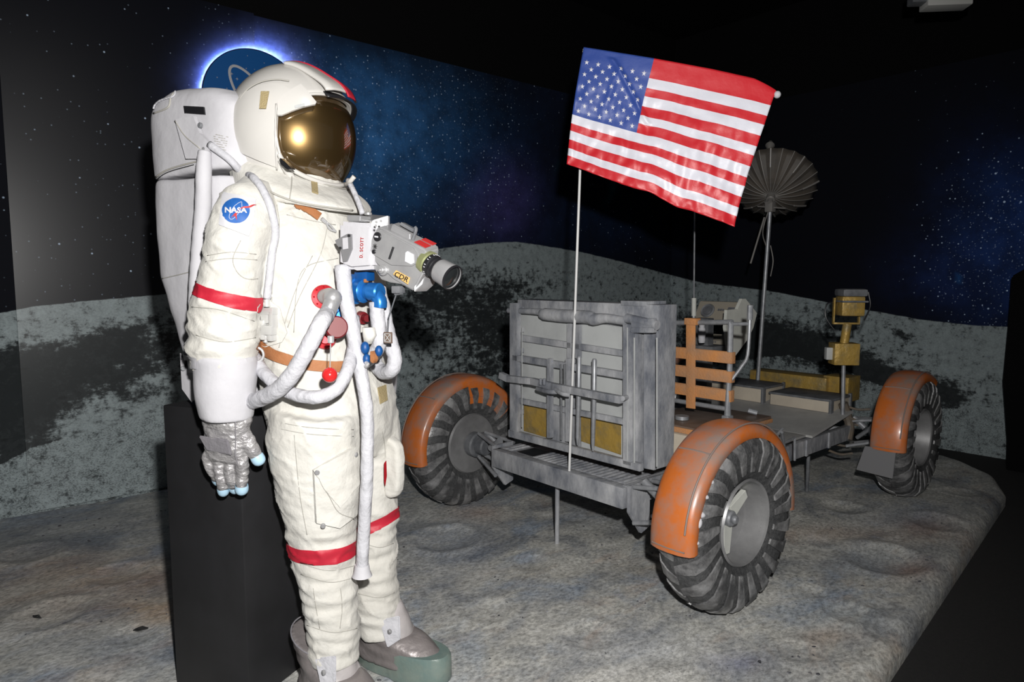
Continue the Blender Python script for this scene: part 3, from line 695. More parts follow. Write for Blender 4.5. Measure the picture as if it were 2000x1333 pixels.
def fender(a, b, q0, q1, side=-1, yaw=0, r=.412, hw=.094, skirt=None):
    """sweep from angle q0 to q1 (degrees, 0 = towards -x, 90 = top)"""
    bm = B(); n = 48
    sec = [(-hw-.004, -.050), (-hw-.006, -.026), (-hw+.004, -.010), (-hw+.022, -.003), (-hw*.5, .004), (0, .007), (hw*.5, .004), (hw-.022, -.003), (hw-.004, -.010), (hw+.006, -.026), (hw+.004, -.050)]
    rings = []
    for i in range(n+1):
        q = math.radians(q0+(q1-q0)*i/n); ring = []
        for y, d in sec+[(y*.975, d-.006) for y, d in sec[::-1]]:
            R = r+d; ring.append(bm.verts.new((-R*math.cos(q), y, R*math.sin(q))))
        rings.append(ring)
    m_ = len(rings[0])
    for i in range(n):
        for k in range(m_): bm.faces.new((rings[i][k], rings[i][(k+1) % m_], rings[i+1][(k+1) % m_], rings[i+1][k]))
    bm.faces.new(rings[0]); bm.faces.new(rings[-1][::-1])
    o = obj('fender', bm, M['orange'], rov, ang=50); o.location = (b, a, .385); o.rotation_euler = (0, 0, yaw)
    # raised worn seams
    bm = B()
    def P_(q, y, d=.012): q = math.radians(q); return Vector((-(r+d)*math.cos(q), y, (r+d)*math.sin(q)))
    s = side
    for y in (s*(hw-.020),):
        tube(bm, [P_(q0+12+(q1-q0-24)*i/36, y, .003) for i in range(37)], .0038, 6)
    tube(bm, [P_(q0+2.5, -hw+.02+(2*hw-.04)*i/8, .000+.006*math.sin(PI*i/8)) for i in range(9)], .0032, 6)
    qm = q0+58
    tube(bm, [P_(qm, -hw+.02+(2*hw-.04)*i/8, .000+.006*math.sin(PI*i/8)) for i in range(9)], .0038, 6)
    obj('seam', bm, M['fendseam'], o)
    if skirt:
        bm = B(); k0, k1, ri = skirt; nn = 16; pts = []
        for i in range(nn+1):
            q = math.radians(k0+(k1-k0)*i/nn); pts.append(Vector((-(r-.03)*math.cos(q), -side*(hw+.008), (r-.03)*math.sin(q))))
        for i in range(nn, -1, -1):
            q = math.radians(k0+(k1-k0)*i/nn); pts.append(Vector((-ri*math.cos(q), -side*(hw+.008), ri*math.sin(q))))
        A_ = [bm.verts.new(p) for p in pts]; B_ = [bm.verts.new(p+Vector((0, .008*side, 0))) for p in pts]; m_ = len(pts)
        for i in range(nn):
            for Q in (A_, B_): bm.faces.new((Q[i], Q[i+1], Q[m_-2-i], Q[m_-1-i]))
        for i in range(m_): bm.faces.new((A_[i], A_[(i+1) % m_], B_[(i+1) % m_], B_[i]))
        obj('inner_skirt', bm, M['orange'], o)
    return o
fender(-.018, 0.03, -5, 184); fender(1.79, 0.0, -10, 150, 1, math.radians(4), skirt=(84, 150, .25)); fender(.045, 2.24, -4, 120, -1, math.radians(3)); fender(1.79, 2.24, 0, 150, 1)
# splashes of white paint left on the tread
for q_, y_, s1, s2 in ((40, -.078, .020, .012), (30, -.080, .020, .011), (19, -.078, .026, .014), (14, -.084, .014, .022), (2, -.080, .016, .010)):
    q = math.radians(q_); d = Vector((-math.cos(q), 0, math.sin(q))); c = d*.368+Vector((0, y_*.94, 0)); d = Vector((d.x*.6, -.8, d.z*.6)); tv = Vector((0, 1, 0)).cross(d).normalized(); t = bmesh.new(); bmesh.ops.create_uvsphere(t, u_segments=14, v_segments=8, radius=1)
    bm = B(); Rq = Matrix((d, d.cross(tv), tv)).transposed()
    add(bm, t, Matrix.Translation(c) @ Rq.to_4x4() @ Matrix.Diagonal((.009, s1, s2, 1))); obj('paint_splash', bm, M['patchwhite'], W1_)
# grey flap hanging from the front wheel's fender
pl = [at(px, py, b=1.83) for px, py in ((1689, 872), (1750, 880), (1743, 936), (1672, 918))]
bm = B(); prism(bm, pl, (.012, 0, 0), .002); obj('mud_flap', bm, M['plate'], rov)
# chassis
bm = B()
box2(bm, (-.112, .43, .335), (-.055, 1.37, .435)); box2(bm, (.27, .36, .335), (.30, 1.43, .435)); box2(bm, (-.085, .43, .335), (.3, .455, .44)); box2(bm, (-.085, 1.345, .335), (.3, 1.37, .435))
for a in (.37, 1.40): box2(bm, (.25, a-.02, .32), (2.12, a+.02, .415), .004)
for b in (1.0, 1.6, 2.09): box2(bm, (b-.02, .37, .33), (b+.02, 1.40, .40))
for b in (.55, .85, 1.2, 1.5, 1.8): box2(bm, (b-.012, .342, .318), (b+.012, .352, .418), .002)
obj('chassis_frame', bm, M['rgrey'], rov)
bm = B(); box2(bm, (-.11, .44, .415), (.28, 1.36, .428), .002)
for k in range(26):
    a = .46+k*.0345
    if 1.10 < a < 1.26: continue
    box2(bm, (-.055, a, .426), (.26, a+.016, .438), .003)
obj('rear_deck', bm, M['rgrey'], rov)
bm = B(); box2(bm, (-.03, 1.09, .4275), (.10, 1.25, .4315), .001); obj('deck_opening', bm, M['black'], rov)
bm = B(); box2(bm, (1.0, .38, .42), (1.55, 1.39, .435), .003); 
pr = [(1.55, .42), (2.12, .50), (2.12, .515), (1.55, .435)]
prism(bm, [Vector((x, .34, z)) for x, z in pr], (0, 1.08, 0), .002)
obj('floor_panel', bm, M['floorpan'], rov)
bm = B()   # end plates of the rear beam with the hanging bracket
prism(bm, [V(.405, -.09, .445), V(.405, .06, .45), V(.405, .06, .22), V(.405, .0, .20), V(.405, -.09, .32)], (0, .02, 0), .003); obj('end_bracket', bm, M['rgrey'], rov); bm = B()
prism(bm, [V(1.385, -.09, .445), V(1.385, .06, .45), V(1.385, .06, .22), V(1.385, .0, .20), V(1.385, -.09, .32)], (0, .02, 0), .003)
obj('end_bracket', bm, M['rgrey'], rov)
def arms(sy, b, a0, a1, m=M['rtube'], r=.011):
    bm = B()
    for z0, z1 in ((.44, .47), (.27, .33)):
        for db in (-.07, .07): tube(bm, [V(a0, b+db, z0), V(a0*.4+a1*.6, b+db*.6, z1*.6+z0*.4), V(a1, b+db*.35, z1)], r, 10)
    tube(bm, [V(a0, b+.10, .30), V(a1, b+.03, .47)], .014, 10)
    tube(bm, [V(a0+.02*sy, b-.02, .46), V(a0*.5+a1*.5, b-.02, .40)], .02, 12)
    obj('suspension_arm', bm, m, rov)
arms(-1, .0, .40, .16); arms(1, .0, 1.39, 1.60); arms(-1, 2.2, .38, .19); arms(1, 2.2, 1.40, 1.60)
# rear tool pallet
bm = B(); box2(bm, (0, .335, .52), (.14, 1.285, 1.272), .006); box2(bm, (-.004, .40, 1.262), (.145, .55, 1.286), .004)
obj('tool_pallet', bm, M['rgrey'], rov); pal = bpy.context.scene.objects[-1] if False else [o for o in COL.objects if o.name.startswith('tool_pallet')][0]
bm = B()
def slab(bm, x0, y0, x1, y1, b, d, bev=.003, y0r=None, y1r=None):
    """plate on the pallet, outline read off at b, d thick towards the rear"""
    p = [at(x0, y0, b=b), at(x1, y0 if y0r is None else y0r, b=b), at(x1, y1 if y1r is None else y1r, b=b), at(x0, y1, b=b)]
    prism(bm, p, (-d, 0, 0), bev)
for q in ((1018, 612, 1110, 852, 860, 880), (1138, 628, 1226, 878, 640, 905)):
    slab(bm, q[0], q[1], q[2], q[3], -.002, .012, .002, y0r=q[1]+12, y1r=q[3]+30)
obj('inner_panel', bm, M['rpanel'], pal)
bm = B()
slab(bm, 1024, 792, 1072, 842, -.014, .006, .002, 799, 856); obj('gold_panel', bm, M['gold'], pal); bm = B(); slab(bm, 1136, 812, 1214, 862, -.014, .006, .002, 830, 889)
obj('gold_panel', bm, M['gold'], pal)
bm = B()   # open frame in front
fr = -.05; d = .03
slab(bm, 1003, 592, 1018, 840, fr, d, .003, 592, 845); slab(bm, 1224, 632, 1241, 905, fr, d, .003, 634, 910)
slab(bm, 1243, 636, 1258, 908, -.0, .05, .003, 638, 912); slab(bm, 1262, 640, 1283, 914, -.0, .02, .003, 642, 918)
slab(bm, 1000, 838, 1258, 852, fr, d, .003, 905, 920)
slab(bm, 1020, 654, 1226, 666, fr+.03, .02, .002, 685, 697); slab(bm, 1008, 692, 1226, 704, fr, .03, .003, 726, 740); slab(bm, 1010, 776, 1226, 786, fr, .02, .003, 818, 830)
slab(bm, 1112, 632, 1120, 700, fr+.03, .02, .002)
slab(bm, 1128, 634, 1137, 700, fr+.03, .02, .002)
for q in (600, 640, 680, 740, 770, 800): slab(bm, 1006, q, 1024, q+9, fr+.02, .02, .002)
slab(bm, 1074, 700, 1082, 855, fr-.02, .025, .003); slab(bm, 1084, 790, 1110, 862, fr+.02, .02, .002, 797, 872); slab(bm, 1110, 700, 1118, 862, fr-.01, .025, .003)
slab(bm, 1238, 640, 1284, 650, fr, .03, .003)
slab(bm, 1240, 622, 1284, 640, fr, .03, .003)
obj('pallet_frame', bm, M['rgrey'], pal)
for x0, x1, ya, yb_ in ((1238, 1240.5, 660, 905), (1282, 1284.5, 660, 912), (1019, 1020.5, 640, 835), (1225, 1226.5, 640, 900)):
    bm = B(); slab(bm, x0, ya, x1, yb_, fr-.031, .002, 0); obj('worn_edge_highlight', bm, M['rpanel'], pal)  # pale strips give the worn frame edges their highlights as colour
for x0, x1, ya, yb_ in ((1258, 1262, 645, 905), (1240.5, 1243.5, 650, 905), (1020.5, 1022.5, 700, 835)):
    bm = B(); slab(bm, x0, ya, x1, yb_, -.003, .003, 0); obj('gap_shade', bm, M['black'], pal)  # black strips stand in for the shade between the columns
bm = B()
P = [at(x, y, b=-.06) for x, y in ((993, 607), (1030, 608), (1056, 610), (1064, 614), (1110, 618), (1150, 620), (1160, 624), (1185, 622), (1224, 628))]
tube(bm, P, [.014, .016, .018, .032, .033, .032, .030, .022, .020], 16, 3)
tube(bm, [at(1224, 622, b=-.06), at(1284, 636, b=-.06)], .022, 14)
obj('cross_tube', bm, M['rgrey'], pal)
bm = B()
P = [at(x, y, b=-.13) for x, y in ((978, 733), (992, 740), (1040, 745), (1080, 755), (1120, 763), (1160, 771), (1212, 781))]
for p, q in zip(P, P[1:]): bar(bm, p, q+(q-p)*.04, .03, .034, (0, 0, 1))
tube(bm, [at(1050, 760, b=-.12), at(1075, 766, b=-.16), at(1100, 764, b=-.13)], .012, 10, 4); tube(bm, [at(1216, 779, b=-.13), at(1228, 775, b=-.06)], .012, 10)
tube(bm, [at(1056, 752, b=-.16), at(1056, 740, b=-.16)], .008, 8); tube(bm, [at(1063, 752, b=-.16), at(1063, 740, b=-.16)], .008, 8)
tube(bm, [at(1085, 762, b=-.15), at(1100, 770, b=-.17), at(1112, 772, b=-.15)], .011, 10, 4)
obj('handle_bar', bm, M['rgrey'], pal)
for x, y0, y1 in ((1131, 696, 870), (1161, 701, 882)):
    bm = B(); tube(bm, [at(x, y0, b=-.10), at(x, y0+3, b=-.10), at(x-1, (y0+y1)/2, b=-.10), at(x-3, y1-16, b=-.10), at(x-3, y1, b=-.10)], [.007, .012, .012, .010, .004], 14)
    obj('tool_tube', bm, M['rtube'], pal)
bm = B(); tube(bm, [at(1103, 712, b=-.10), at(1103, 770, b=-.10)], .007, 8); tube(bm, [at(1096, 712, b=-.08), at(1096, 860, b=-.08)], .006, 8); obj('side_rod', bm, M['rgreyd'], pal)
# support rods to the stage
for px, py0, py1, a, b in ((1088, 940, 1062, .934, -.03), (1576, 900, 960, .486, 1.82)):
    bm = B(); tube(bm, [V(a, b, .0), V(a, b, .34)], .012, 14); obj('support_rod', bm, M['rgreyd'] if px > 1500 else M['rgrey'], rov)
# seats
def seat(y0):
    s = empty('seat', None); s.parent = rov; s.location = (0, y0, 0)
    bm = B(); box2(bm, (.30, -.01, .640), (.86, .44, .668), .006); o1 = obj('seat_pan', bm, M['seatboard'], s)
    bm = B(); box2(bm, (.292, -.018, .634), (.302, .448, .660), .003); box2(bm, (.30, -.018, .634), (.86, -.010, .655), .003); obj('seat_edge_webbing', bm, M['web'], s)
    bm = B()
    tube(bm, [(.50, .03, .66), (.50, .03, .70), (.50, .03, .78), (.515, .035, .95), (.52, .04, 1.175)], [.030, .018, .014, .014, .014], 10, 4); tube(bm, [(.50, .42, .66), (.50, .42, .78), (.515, .42, .95), (.52, .42, 1.165)], .011, 10, 4)
    tube(bm, [(.52, .03, 1.175), (.52, .43, 1.150)], .013, 10); tube(bm, [(.50, .03, .745), (.50, .42, .745)], .012, 10)
    tube(bm, [(.505, .025, .88), (.53, -.02, .96), (.54, -.045, 1.02), (.54, -.05, 1.18), (.54, -.05, 1.245)], .0085, 10, 4)
    tube(bm, [(.54, -.05, 1.17), (.53, .03, 1.165)], .009, 8); tube(bm, [(.54, -.05, 1.19), (.54, -.05, 1.26)], .014, 10)
    box(bm, (.50, .03, .69), (.05, .04, .05), None, .008)
    obj('seat_frame', bm, M['rtube'], s)
    bm = B()
    for z in (1.0, .905, .81):
        box2(bm, (.493, .015, z-.028), (.500, .435, z+.028), .002); box2(bm, (.52, .015, z-.028), (.527, .435, z+.028), .002); box2(bm, (.493, .012, z-.028), (.527, .018, z+.028), .002)
    bar(bm, (.488, .235, .72), (.498, .255, 1.18), .055, .006, (1, 0, 0)); box2(bm, (.49, .22, 1.15), (.535, .29, 1.185), .004)
    obj('webbing', bm, M['web'], s)
    bm = B(); box2(bm, (.27, .0, .45), (.80, .42, .632), .006); obj('seat_box', bm, M['cream'], s)
    bm = B(); cyl(bm, (.42, .24, .672), (.42, .24, .69), .035, 20); obj('buckle', bm, M['rtube'], s); bm = B(); cyl(bm, (.42, .33, .672), (.42, .33, .70), .03, 20); obj('buckle', bm, M['rtube'], s); bm = B(); tube(bm, [(.82, .05, .68), (.80, .09, .69)], .014, 10)
    obj('buckle', bm, M['rtube'], s)
    return s
seat(.25); seat(.93)
bm = B()   # small lever and step by the near seat
tube(bm, [at(1527, 845, a=.16), at(1533, 880, a=.20)], .008, 8); tube(bm, [at(1527, 868, a=.2), at(1552, 855, a=.2), at(1552, 900, a=.2)], .007, 8); tube(bm, [at(1518, 850, a=.2), at(1528, 838, a=.2)], .008, 8)
obj('hand_lever', bm, M['rtube'], rov)
# forward boxes
bm = B(); box2(bm, (2.0, .44, .50), (2.30, .86, .578), .006); obj('forward_box', bm, M['cream'], rov); fb = [o for o in COL.objects if o.name == 'forward_box'][0]
bm = B(); box2(bm, (1.995, .432, .574), (2.31, .87, .590), .004); box2(bm, (1.99, .428, .48), (2.03, .446, .585), .003); box2(bm, (2.285, .428, .40), (2.31, .446, .60), .003); obj('box_lid', bm, M['rgreyd'], fb)
bm = B(); box2(bm, (2.0, .92, .50), (2.30, 1.38, .600), .006); o = obj('forward_box', bm, M['cream'], rov)
bm = B(); box2(bm, (1.995, .91, .596), (2.31, 1.39, .612), .004); box2(bm, (1.99, .908, .48), (2.03, .926, .605), .003); box2(bm, (2.285, .908, .44), (2.31, .926, .62), .003); obj('box_lid', bm, M['rgreyd'], o)
bm = B(); box2(bm, (2.42, .66, .50), (2.60, 1.26, .665), .006); obj('foil_box', bm, M['gold'], rov); bm = B(); box2(bm, (2.46, .52, .50), (2.66, .70, .68), .006); obj('foil_box', bm, M['gold'], rov)
# console
con = empty('console', None); con.parent = rov
bm = B()
side = [at(px, py, a=.80) for px, py in ((1449, 584), (1457, 584), (1479, 612), (1472, 640), (1462, 662), (1432, 702), (1424, 692), (1417, 640), (1420, 606), (1440, 604))]
prism(bm, side, (0, .02, 0), .002)
obj('side_plate', bm, M['cream2'], con)
tl, tr, bl, br = at(1380, 590, a=1.2), at(1448, 590, a=.90), at(1366, 619, a=1.2), at(1438, 621, a=.90)
f0 = Vector(((tl.x+tr.x)/2, 0, (tl.z+tr.z)/2)); f1 = Vector(((bl.x+br.x)/2, 0, (bl.z+br.z)/2)); 
f1.x = min(f1.x, f0.x-.03)
q = [Vector((f0.x, 1.24, f0.z)), Vector((f0.x, .90, f0.z)), Vector((f1.x, .90, f1.z-.02)), Vector((f1.x, 1.24, f1.z-.02))]
bm = B(); prism(bm, q, (.07, 0, 0), .006); obj('instrument_panel', bm, M['beigepanel'], con)
nrm = (q[1]-q[0]).cross(q[3]-q[0]).normalized()
if nrm.x > 0: nrm = -nrm
def cp(s, t, o=0): return q[0].lerp(q[1], s).lerp(q[3].lerp(q[2], s), t)+nrm*o
bm = B(); cyl(bm, cp(.27, .52, -.002), cp(.27, .52, .006), .052, 32, bev=.002); cyl(bm, cp(.27, .52, .0), cp(.27, .52, .012), .03, 28, bev=.002)
p = [cp(.72, .3, .001), cp(.9, .3, .001), cp(.88, .75, .001), cp(.71, .75, .001)]; prism(bm, p, nrm*.006, .001)
for s in (.5, .55, .6): prism(bm, [cp(s, .4, .001), cp(s+.035, .4, .001), cp(s+.035, .5, .001), cp(s, .5, .001)], nrm*.004, 0)
obj('gauge', bm, M['rgreyd'], con)
bm = B(); lathe(bm, [(.042, 0), (.046, .008), (.05, 0)], cp(.27, .52, .006), nrm, 32); obj('gauge_ring', bm, M['rtube'], con)
bm = B(); low = [at(px, py, b=q[3].x+.06) for px, py in ((1372, 652), (1420, 654), (1420, 676), (1374, 674))]; prism(bm, low, (.02, 0, 0), .002); obj('lower_panel', bm, M['beigepanel'], con)
bm = B()
for i in range(2):
    for k in range(6-2*i):
        c = low[0].lerp(low[1], .25+k*.09).lerp(low[3].lerp(low[2], .25+k*.09), .35+i*.35); box(bm, c+Vector((-.002, 0, 0)), (.002, .012, .009), None, 0)
obj('panel_marks', bm, M['rgreyd'], con)
bm = B(); box2(bm, (1.45, 1.02, .42), (1.52, 1.12, 1.12), .005); box2(bm, (1.40, .95, .90), (1.58, 1.2, .94), .004); obj('console_post', bm, M['rgreyd'], con)
bm = B(); P = [at(px, py, b=1.30) for px, py in ((1371, 640), (1371, 650), (1371, 660), (1371, 670))]; tube(bm, P, [.02, .024, .024, .020], 14, 3, rib=.12)
tube(bm, [at(1371, 628, b=1.3), at(1371, 640, b=1.3)], [.022, .016], 14)
obj('hand_controller', bm, M['patchwhite'], con)
# whip antenna beside the seat
bm = B(); P0 = at(1355, 622, b=1.35); P1 = at(1357, 400, b=1.35)
tube(bm, [P0+Vector((0, 0, -.75)), P0, P0.lerp(P1, .10)], [.012, .013, .013], 12); tube(bm, [P0.lerp(P1, .10), P1], .0055, 10)
ant = obj('whip_antenna', bm, M['rtube'], rov)
bm = B(); tube(bm, [P0.lerp(P1, .02), P0.lerp(P1, .18)], .016, 14); obj('antenna_sleeve', bm, M['cream2'], ant)
# dish antenna
bm = B(); hub = at(1505, 388, b=2.3); base = at(1478, 752, b=2.3); base.z = .40
tube(bm, [base, hub-Vector((0, 0, .08))], .0145, 14)
mast = obj('dish_mast', bm, M['rtube'], rov)
R3 = ROV.I.to_3x3()
axw = R3 @ Vector((.30, .60, .66)); axw.normalize()
bm = B(); prof = []
RD = .315; DEP = .15
for i in range(10): t = i/9; prof.append((RD*t+.001, DEP*t*t))
nrib = 24; Rm = basis(axw); rings = []
for k in range(nrib*2):
    q_ = 2*PI*k/(nrib*2); ring = []
    for (r, z) in prof: ring.append(bm.verts.new(hub+axw*.03+Rm @ Vector((r*math.cos(q_)*(1 if k % 2 == 0 else .965), r*math.sin(q_)*(1 if k % 2 == 0 else .965), z+(0 if k % 2 == 0 else .006*r/RD)))))
    rings.append(ring)
for k in range(nrib*2):
    for i in range(9): bm.faces.new((rings[k][i], rings[(k+1) % (nrib*2)][i], rings[(k+1) % (nrib*2)][i+1], rings[k][i+1]))
ds = obj('dish', bm, M['dish'], mast, ang=5); sm = ds.modifiers.new('s', 'SOLIDIFY'); sm.thickness = .002
bm = B()
for k in range(0, nrib*2, 2):
    q_ = 2*PI*k/(nrib*2); tube(bm, [hub+axw*.03+Rm @ Vector((r*math.cos(q_), r*math.sin(q_), z-.004)) for r, z in prof], .003, 6)
    if k % 6 == 0: tube(bm, [hub+axw*.03+Rm @ Vector((r*math.cos(q_), r*math.sin(q_), z-.006)) for r, z in prof[6:]], .007, 6)
cyl(bm, hub+axw*-.02, hub+axw*.04, .032, 20, bev=.004); cyl(bm, hub+axw*-.05, hub-axw*.0, .02, 16)
box(bm, hub+Vector((0, 0, -.06)), (.06, .06, .08), None, .01); tube(bm, [hub+Vector((0, .10, -.05)), hub+Vector((0, -.12, -.08))], .006, 8); tube(bm, [hub+Vector((.05, 0, -.09)), hub+Vector((-.02, .03, -.02))], .014, 8)
obj('dish_hub_and_ribs', bm, M['dishrib'], mast).name = 'ribs'
bm = B(); axf = (R3 @ Vector((.13, .45, .88))).normalized(); tube(bm, [hub+axw*.03, hub+axf*.46], .008, 10); fe = hub+axf*.48; lathe(bm, [(0, .02), (.026, .014), (.034, -.004), (.022, -.03), (.009, -.05)], fe, axw, 20); ball(bm, fe+axw*.03, .018, 12)
obj('feed_horn', bm, M['dishrib'], mast)
bm = B(); tube(bm, [at(1493, 425, b=2.25), at(1466, 515, b=2.15)], .007, 8); tube(bm, [at(1500, 415, b=2.25), at(1492, 440, b=2.22), at(1490, 460, b=2.25), at(1496, 480, b=2.29)], .004, 8, 4)
tube(bm, [at(1505, 480, b=2.28), at(1510, 510, b=2.28), at(1505, 540, b=2.29)], .004, 8, 4)
obj('aiming_handle', bm, M['dishrib'], mast)
# television camera
b0 = at(1648, 765, b=2.02); c1 = at(1648, 691, b=2.02); dpt = 302.
bm = B(); tube(bm, [V(b0.y, b0.x, .50), c1], .013, 12); cmr = obj('camera_post', bm, M['rtube'], rov)
RZ = Matrix.Rotation(-ROV.ang+math.radians(-6), 3, 'Z')
bm = B(); box(bm, c1, (.155, .12, .14), RZ, .006); 
tube(bm, [c1+Vector((0, 0, .07)), at(1655, 632, b=2.02)], .027, 18); obj('camera_motor_box', bm, M['gold'], cmr)
bm = B(); box(bm, c1+RZ @ Vector((-.095, 0, .0)), (.04, .05, .08), RZ, .006); obj('connector', bm, M['rpanel'], cmr)
y0 = at(1652, 632, b=2.02)
bm = B()
box(bm, y0, (.16, .03, .012), RZ, .002)
for s in (-1, 1): box(bm, y0+RZ @ Vector((s*.078, 0, .08)), (.008, .03, .17), RZ, .002)
obj('yoke', bm, M['gold'], cmr)
yb = at(1660, 598, b=2.02)
bm = B(); box(bm, yb, (.14, .13, .125), RZ, .012); obj('camera_body', bm, M['gold'], cmr)
bm = B(); ct = at(1662, 575, b=2.02); box(bm, ct+Vector((0, 0, .01)), (.155, .165, .05), RZ, .02); box(bm, ct-Vector((0, 0, .045)), (.158, .165, .012), RZ, .004)
obj('camera_hood', bm, M['rgreyd'], cmr)
bm = B(); P = [at(px, py, b=2.0) for px, py in ((1634, 592), (1618, 592), (1612, 605), (1613, 620), (1622, 635), (1630, 645))]; tube(bm, P, .005, 8, 4); obj('cable', bm, M['black'], cmr); bm = B(); P = [yb+RZ @ Vector((.085, -.06, .09)), yb+RZ @ Vector((.10, -.06, 0)), yb+RZ @ Vector((.08, -.03, -.09))]; tube(bm, P, .005, 8, 4)
obj('cable', bm, M['black'], cmr)
bm = B()   # loose hoses and rods at the front corner
for a_, b_ in (((1645, 790), (1700, 800)), ((1650, 812), (1700, 822)), ((1640, 815), (1690, 832)), ((1630, 868), (1682, 866)), ((1618, 880), (1665, 886))):
    tube(bm, [at(a_[0], a_[1], b=2.1), at((a_[0]+b_[0])/2, (a_[1]+b_[1])/2+5, b=2.15), at(b_[0], b_[1], b=2.2)], .008, 8, 4)
tube(bm, [V(.40, 2.1, .56), V(.37, 2.14, .42), V(.36, 2.1, .32)], .03, 10, 4)
obj('steering_linkage', bm, mat('linkage', (.16, .125, .09), .55, col2=(.09, .08, .07), nscale=12), rov)

# ------------------------------------------------------------------ flag
fbase = at(1112, 905, b=-.098); fbase.z = .436; fw = ROV.M @ fbase; PY = fw.y
def w_at(px, py, Y): d = ray(px, py); return CAM+d*(Y/d.y)
fr_ = empty('flag_on_pole', None); fr_.location = fw; tag(fr_, 'red and white striped flag with stars on a thin white pole behind the rover', 'flag')
def fl_(p): return p-fw
bm = B(); tube(bm, [fl_(fw), fl_(w_at(1133, 330, PY-.01)), fl_(w_at(1141, 96, PY-.02))], .0065, 14); obj('pole', bm, mat('white_pole_paint', (.62, .62, .62), .35), fr_)
TLp, TRp, BRp, BLp = w_at(1140, 92, PY-.035), w_at(1519, 181, PY-.20), w_at(1436, 443, PY-.22), w_at(1107, 320, PY-.06)
FN, FM = 110, 80
def flagp(s, t):
    """s along, t down, 0..1"""
    e0 = [(0, 0, 0), (.2, 0, 0), (.37, -.001, 0), (.7, -.002, 0), (.86, -.006, .0), (.94, .000, 0), (1, .0, 0)]
    p = TLp.lerp(TRp, s).lerp(BLp.lerp(BRp, s), t)
    up = Vector((0, 0, 1))
    # outline sags as in cloth hung from a slanting rod
    lift = lerp_tab([(0, 0), (.2, .012), (.375, .023), (.67, .037), (.9, .038), (1, .037)], s)*(1-t)
    if s > .88: lift *= min(1, t/.09+max(0, (1-s)/.12)**.6)
    p += up*(lift-.008*t*math.exp(-((s-.67)/.06)**2)+.009*t*math.exp(-((s-.50)/.06)**2))
    p += Vector((1, 0, 0))*(-.012*math.sin(PI*t)*s-.008*math.sin(PI*t)*(1-s))
    n = Vector((0, -1, 0))
    wv = .010*math.sin(7*s+5*t)+.005*math.sin(16*s-7*t+1)*t+.005*noise.noise(Vector((s*7, t*12, 0)))+.016*math.exp(-((s-.20+.10*(t-.2))/.02)**2)*max(0, .5-abs(t-.25))+.007*noise.noise(Vector((s*22, t*9, 3)))*(.4+t)
    fold = .012*math.exp(-(((s*1.0-.12)-(t*.62))/.018)**2)*(1 if .05 < t < .5 else 0)
    return p+n*(wv*(.3+.7*min(1, t*3))+fold)
bm = B(); g = [[bm.verts.new(fl_(flagp(i/FN, j/FM))) for j in range(FM+1)] for i in range(FN+1)]
TOP = .085/ .97
def stripe(t):
    # the sleeve makes the first stripe a little taller
    if t < .15: return 0
    return min(12, 1+int((t-.15)/(.85)*12))
for i in range(FN):
    for j in range(FM):
        f = bm.faces.new((g[i][j], g[i+1][j], g[i+1][j+1], g[i][j+1]))
        st = stripe((j+.5)/FM)
        f.material_index = 2 if (i+.5)/FN < .372 and st < 7 else (0 if st % 2 == 0 else 1)
canton_t = .575
for r_ in range(9):
    for c_ in range(6 if r_ % 2 == 0 else 5):
        s0 = .372*((c_*2+1+(r_ % 2))/12.0); t0 = .105+.47*((r_+.4)/9.2)
        for off in (-.0018, .0018):
            vs = []
            for k in range(10):
                q_ = PI/2+PI*k/5+.1; rr = .0145 if k % 2 == 0 else .0058
                s_ = s0+rr*math.cos(q_)/1.02; t_ = t0-rr*math.sin(q_)/.60
                vs.append(bm.verts.new(fl_(flagp(s_, t_))+Vector((0, off, 0))))
            cv = bm.verts.new(fl_(flagp(s0, t0))+Vector((0, off*1.3, 0)))
            for k in range(10): f = bm.faces.new((cv, vs[k], vs[(k+1) % 10])); f.material_index = 1
o = obj('flag_cloth', bm, [M['flagred'], M['flagwhite'], M['flagblue']], fr_, ang=180)
sm = o.modifiers.new('s', 'SOLIDIFY'); sm.thickness = .0008
bm = B(); P = [fl_(flagp(s/20, .035))+Vector((0, .006, 0)) for s in range(21)]; tube(bm, P, .004, 8); obj('top_rod', bm, M['patchwhite'], fr_)
bm = B(); ball(bm, fl_(w_at(1518, 185, PY-.20)), .016, 16); obj('rod_end_cap', bm, M['patchwhite'], fr_)
# ------------------------------------------------------------------ astronaut (local x forward, y to its left, z up)
ast = empty('astronaut', AST); tag(ast, 'white space suited astronaut mannequin standing beside the black plinth, facing the rover', 'astronaut')
def ap(px, py, y): return AST.at(px, py, y=y)
def ringdef(c, rx, ry, tilt=0): 
    """horizontal-ish ring, tilt = forward lean of its normal"""
    return (Vector(c), Vector((math.cos(tilt), 0, -math.sin(tilt))), Y_, rx, ry)
bm = B()
# torso: hips to neck
loft(bm, [ringdef((-.10, .0, .80), .13, .20), ringdef((-.105, 0, .88), .165, .235), ringdef((-.115, 0, .98), .182, .235), ringdef((-.135, 0, 1.08), .175, .225), ringdef((-.15, 0, 1.20), .175, .228),
          ringdef((-.165, 0, 1.33), .180, .24), ringdef((-.18, 0, 1.45), .180, .25), ringdef((-.20, 0, 1.55), .165, .24), ringdef((-.215, 0, 1.62), .145, .20), ringdef((-.22, 0, 1.68), .12, .14), ringdef((-.225, 0, 1.76), .11, .12)], 40, power=2.25)
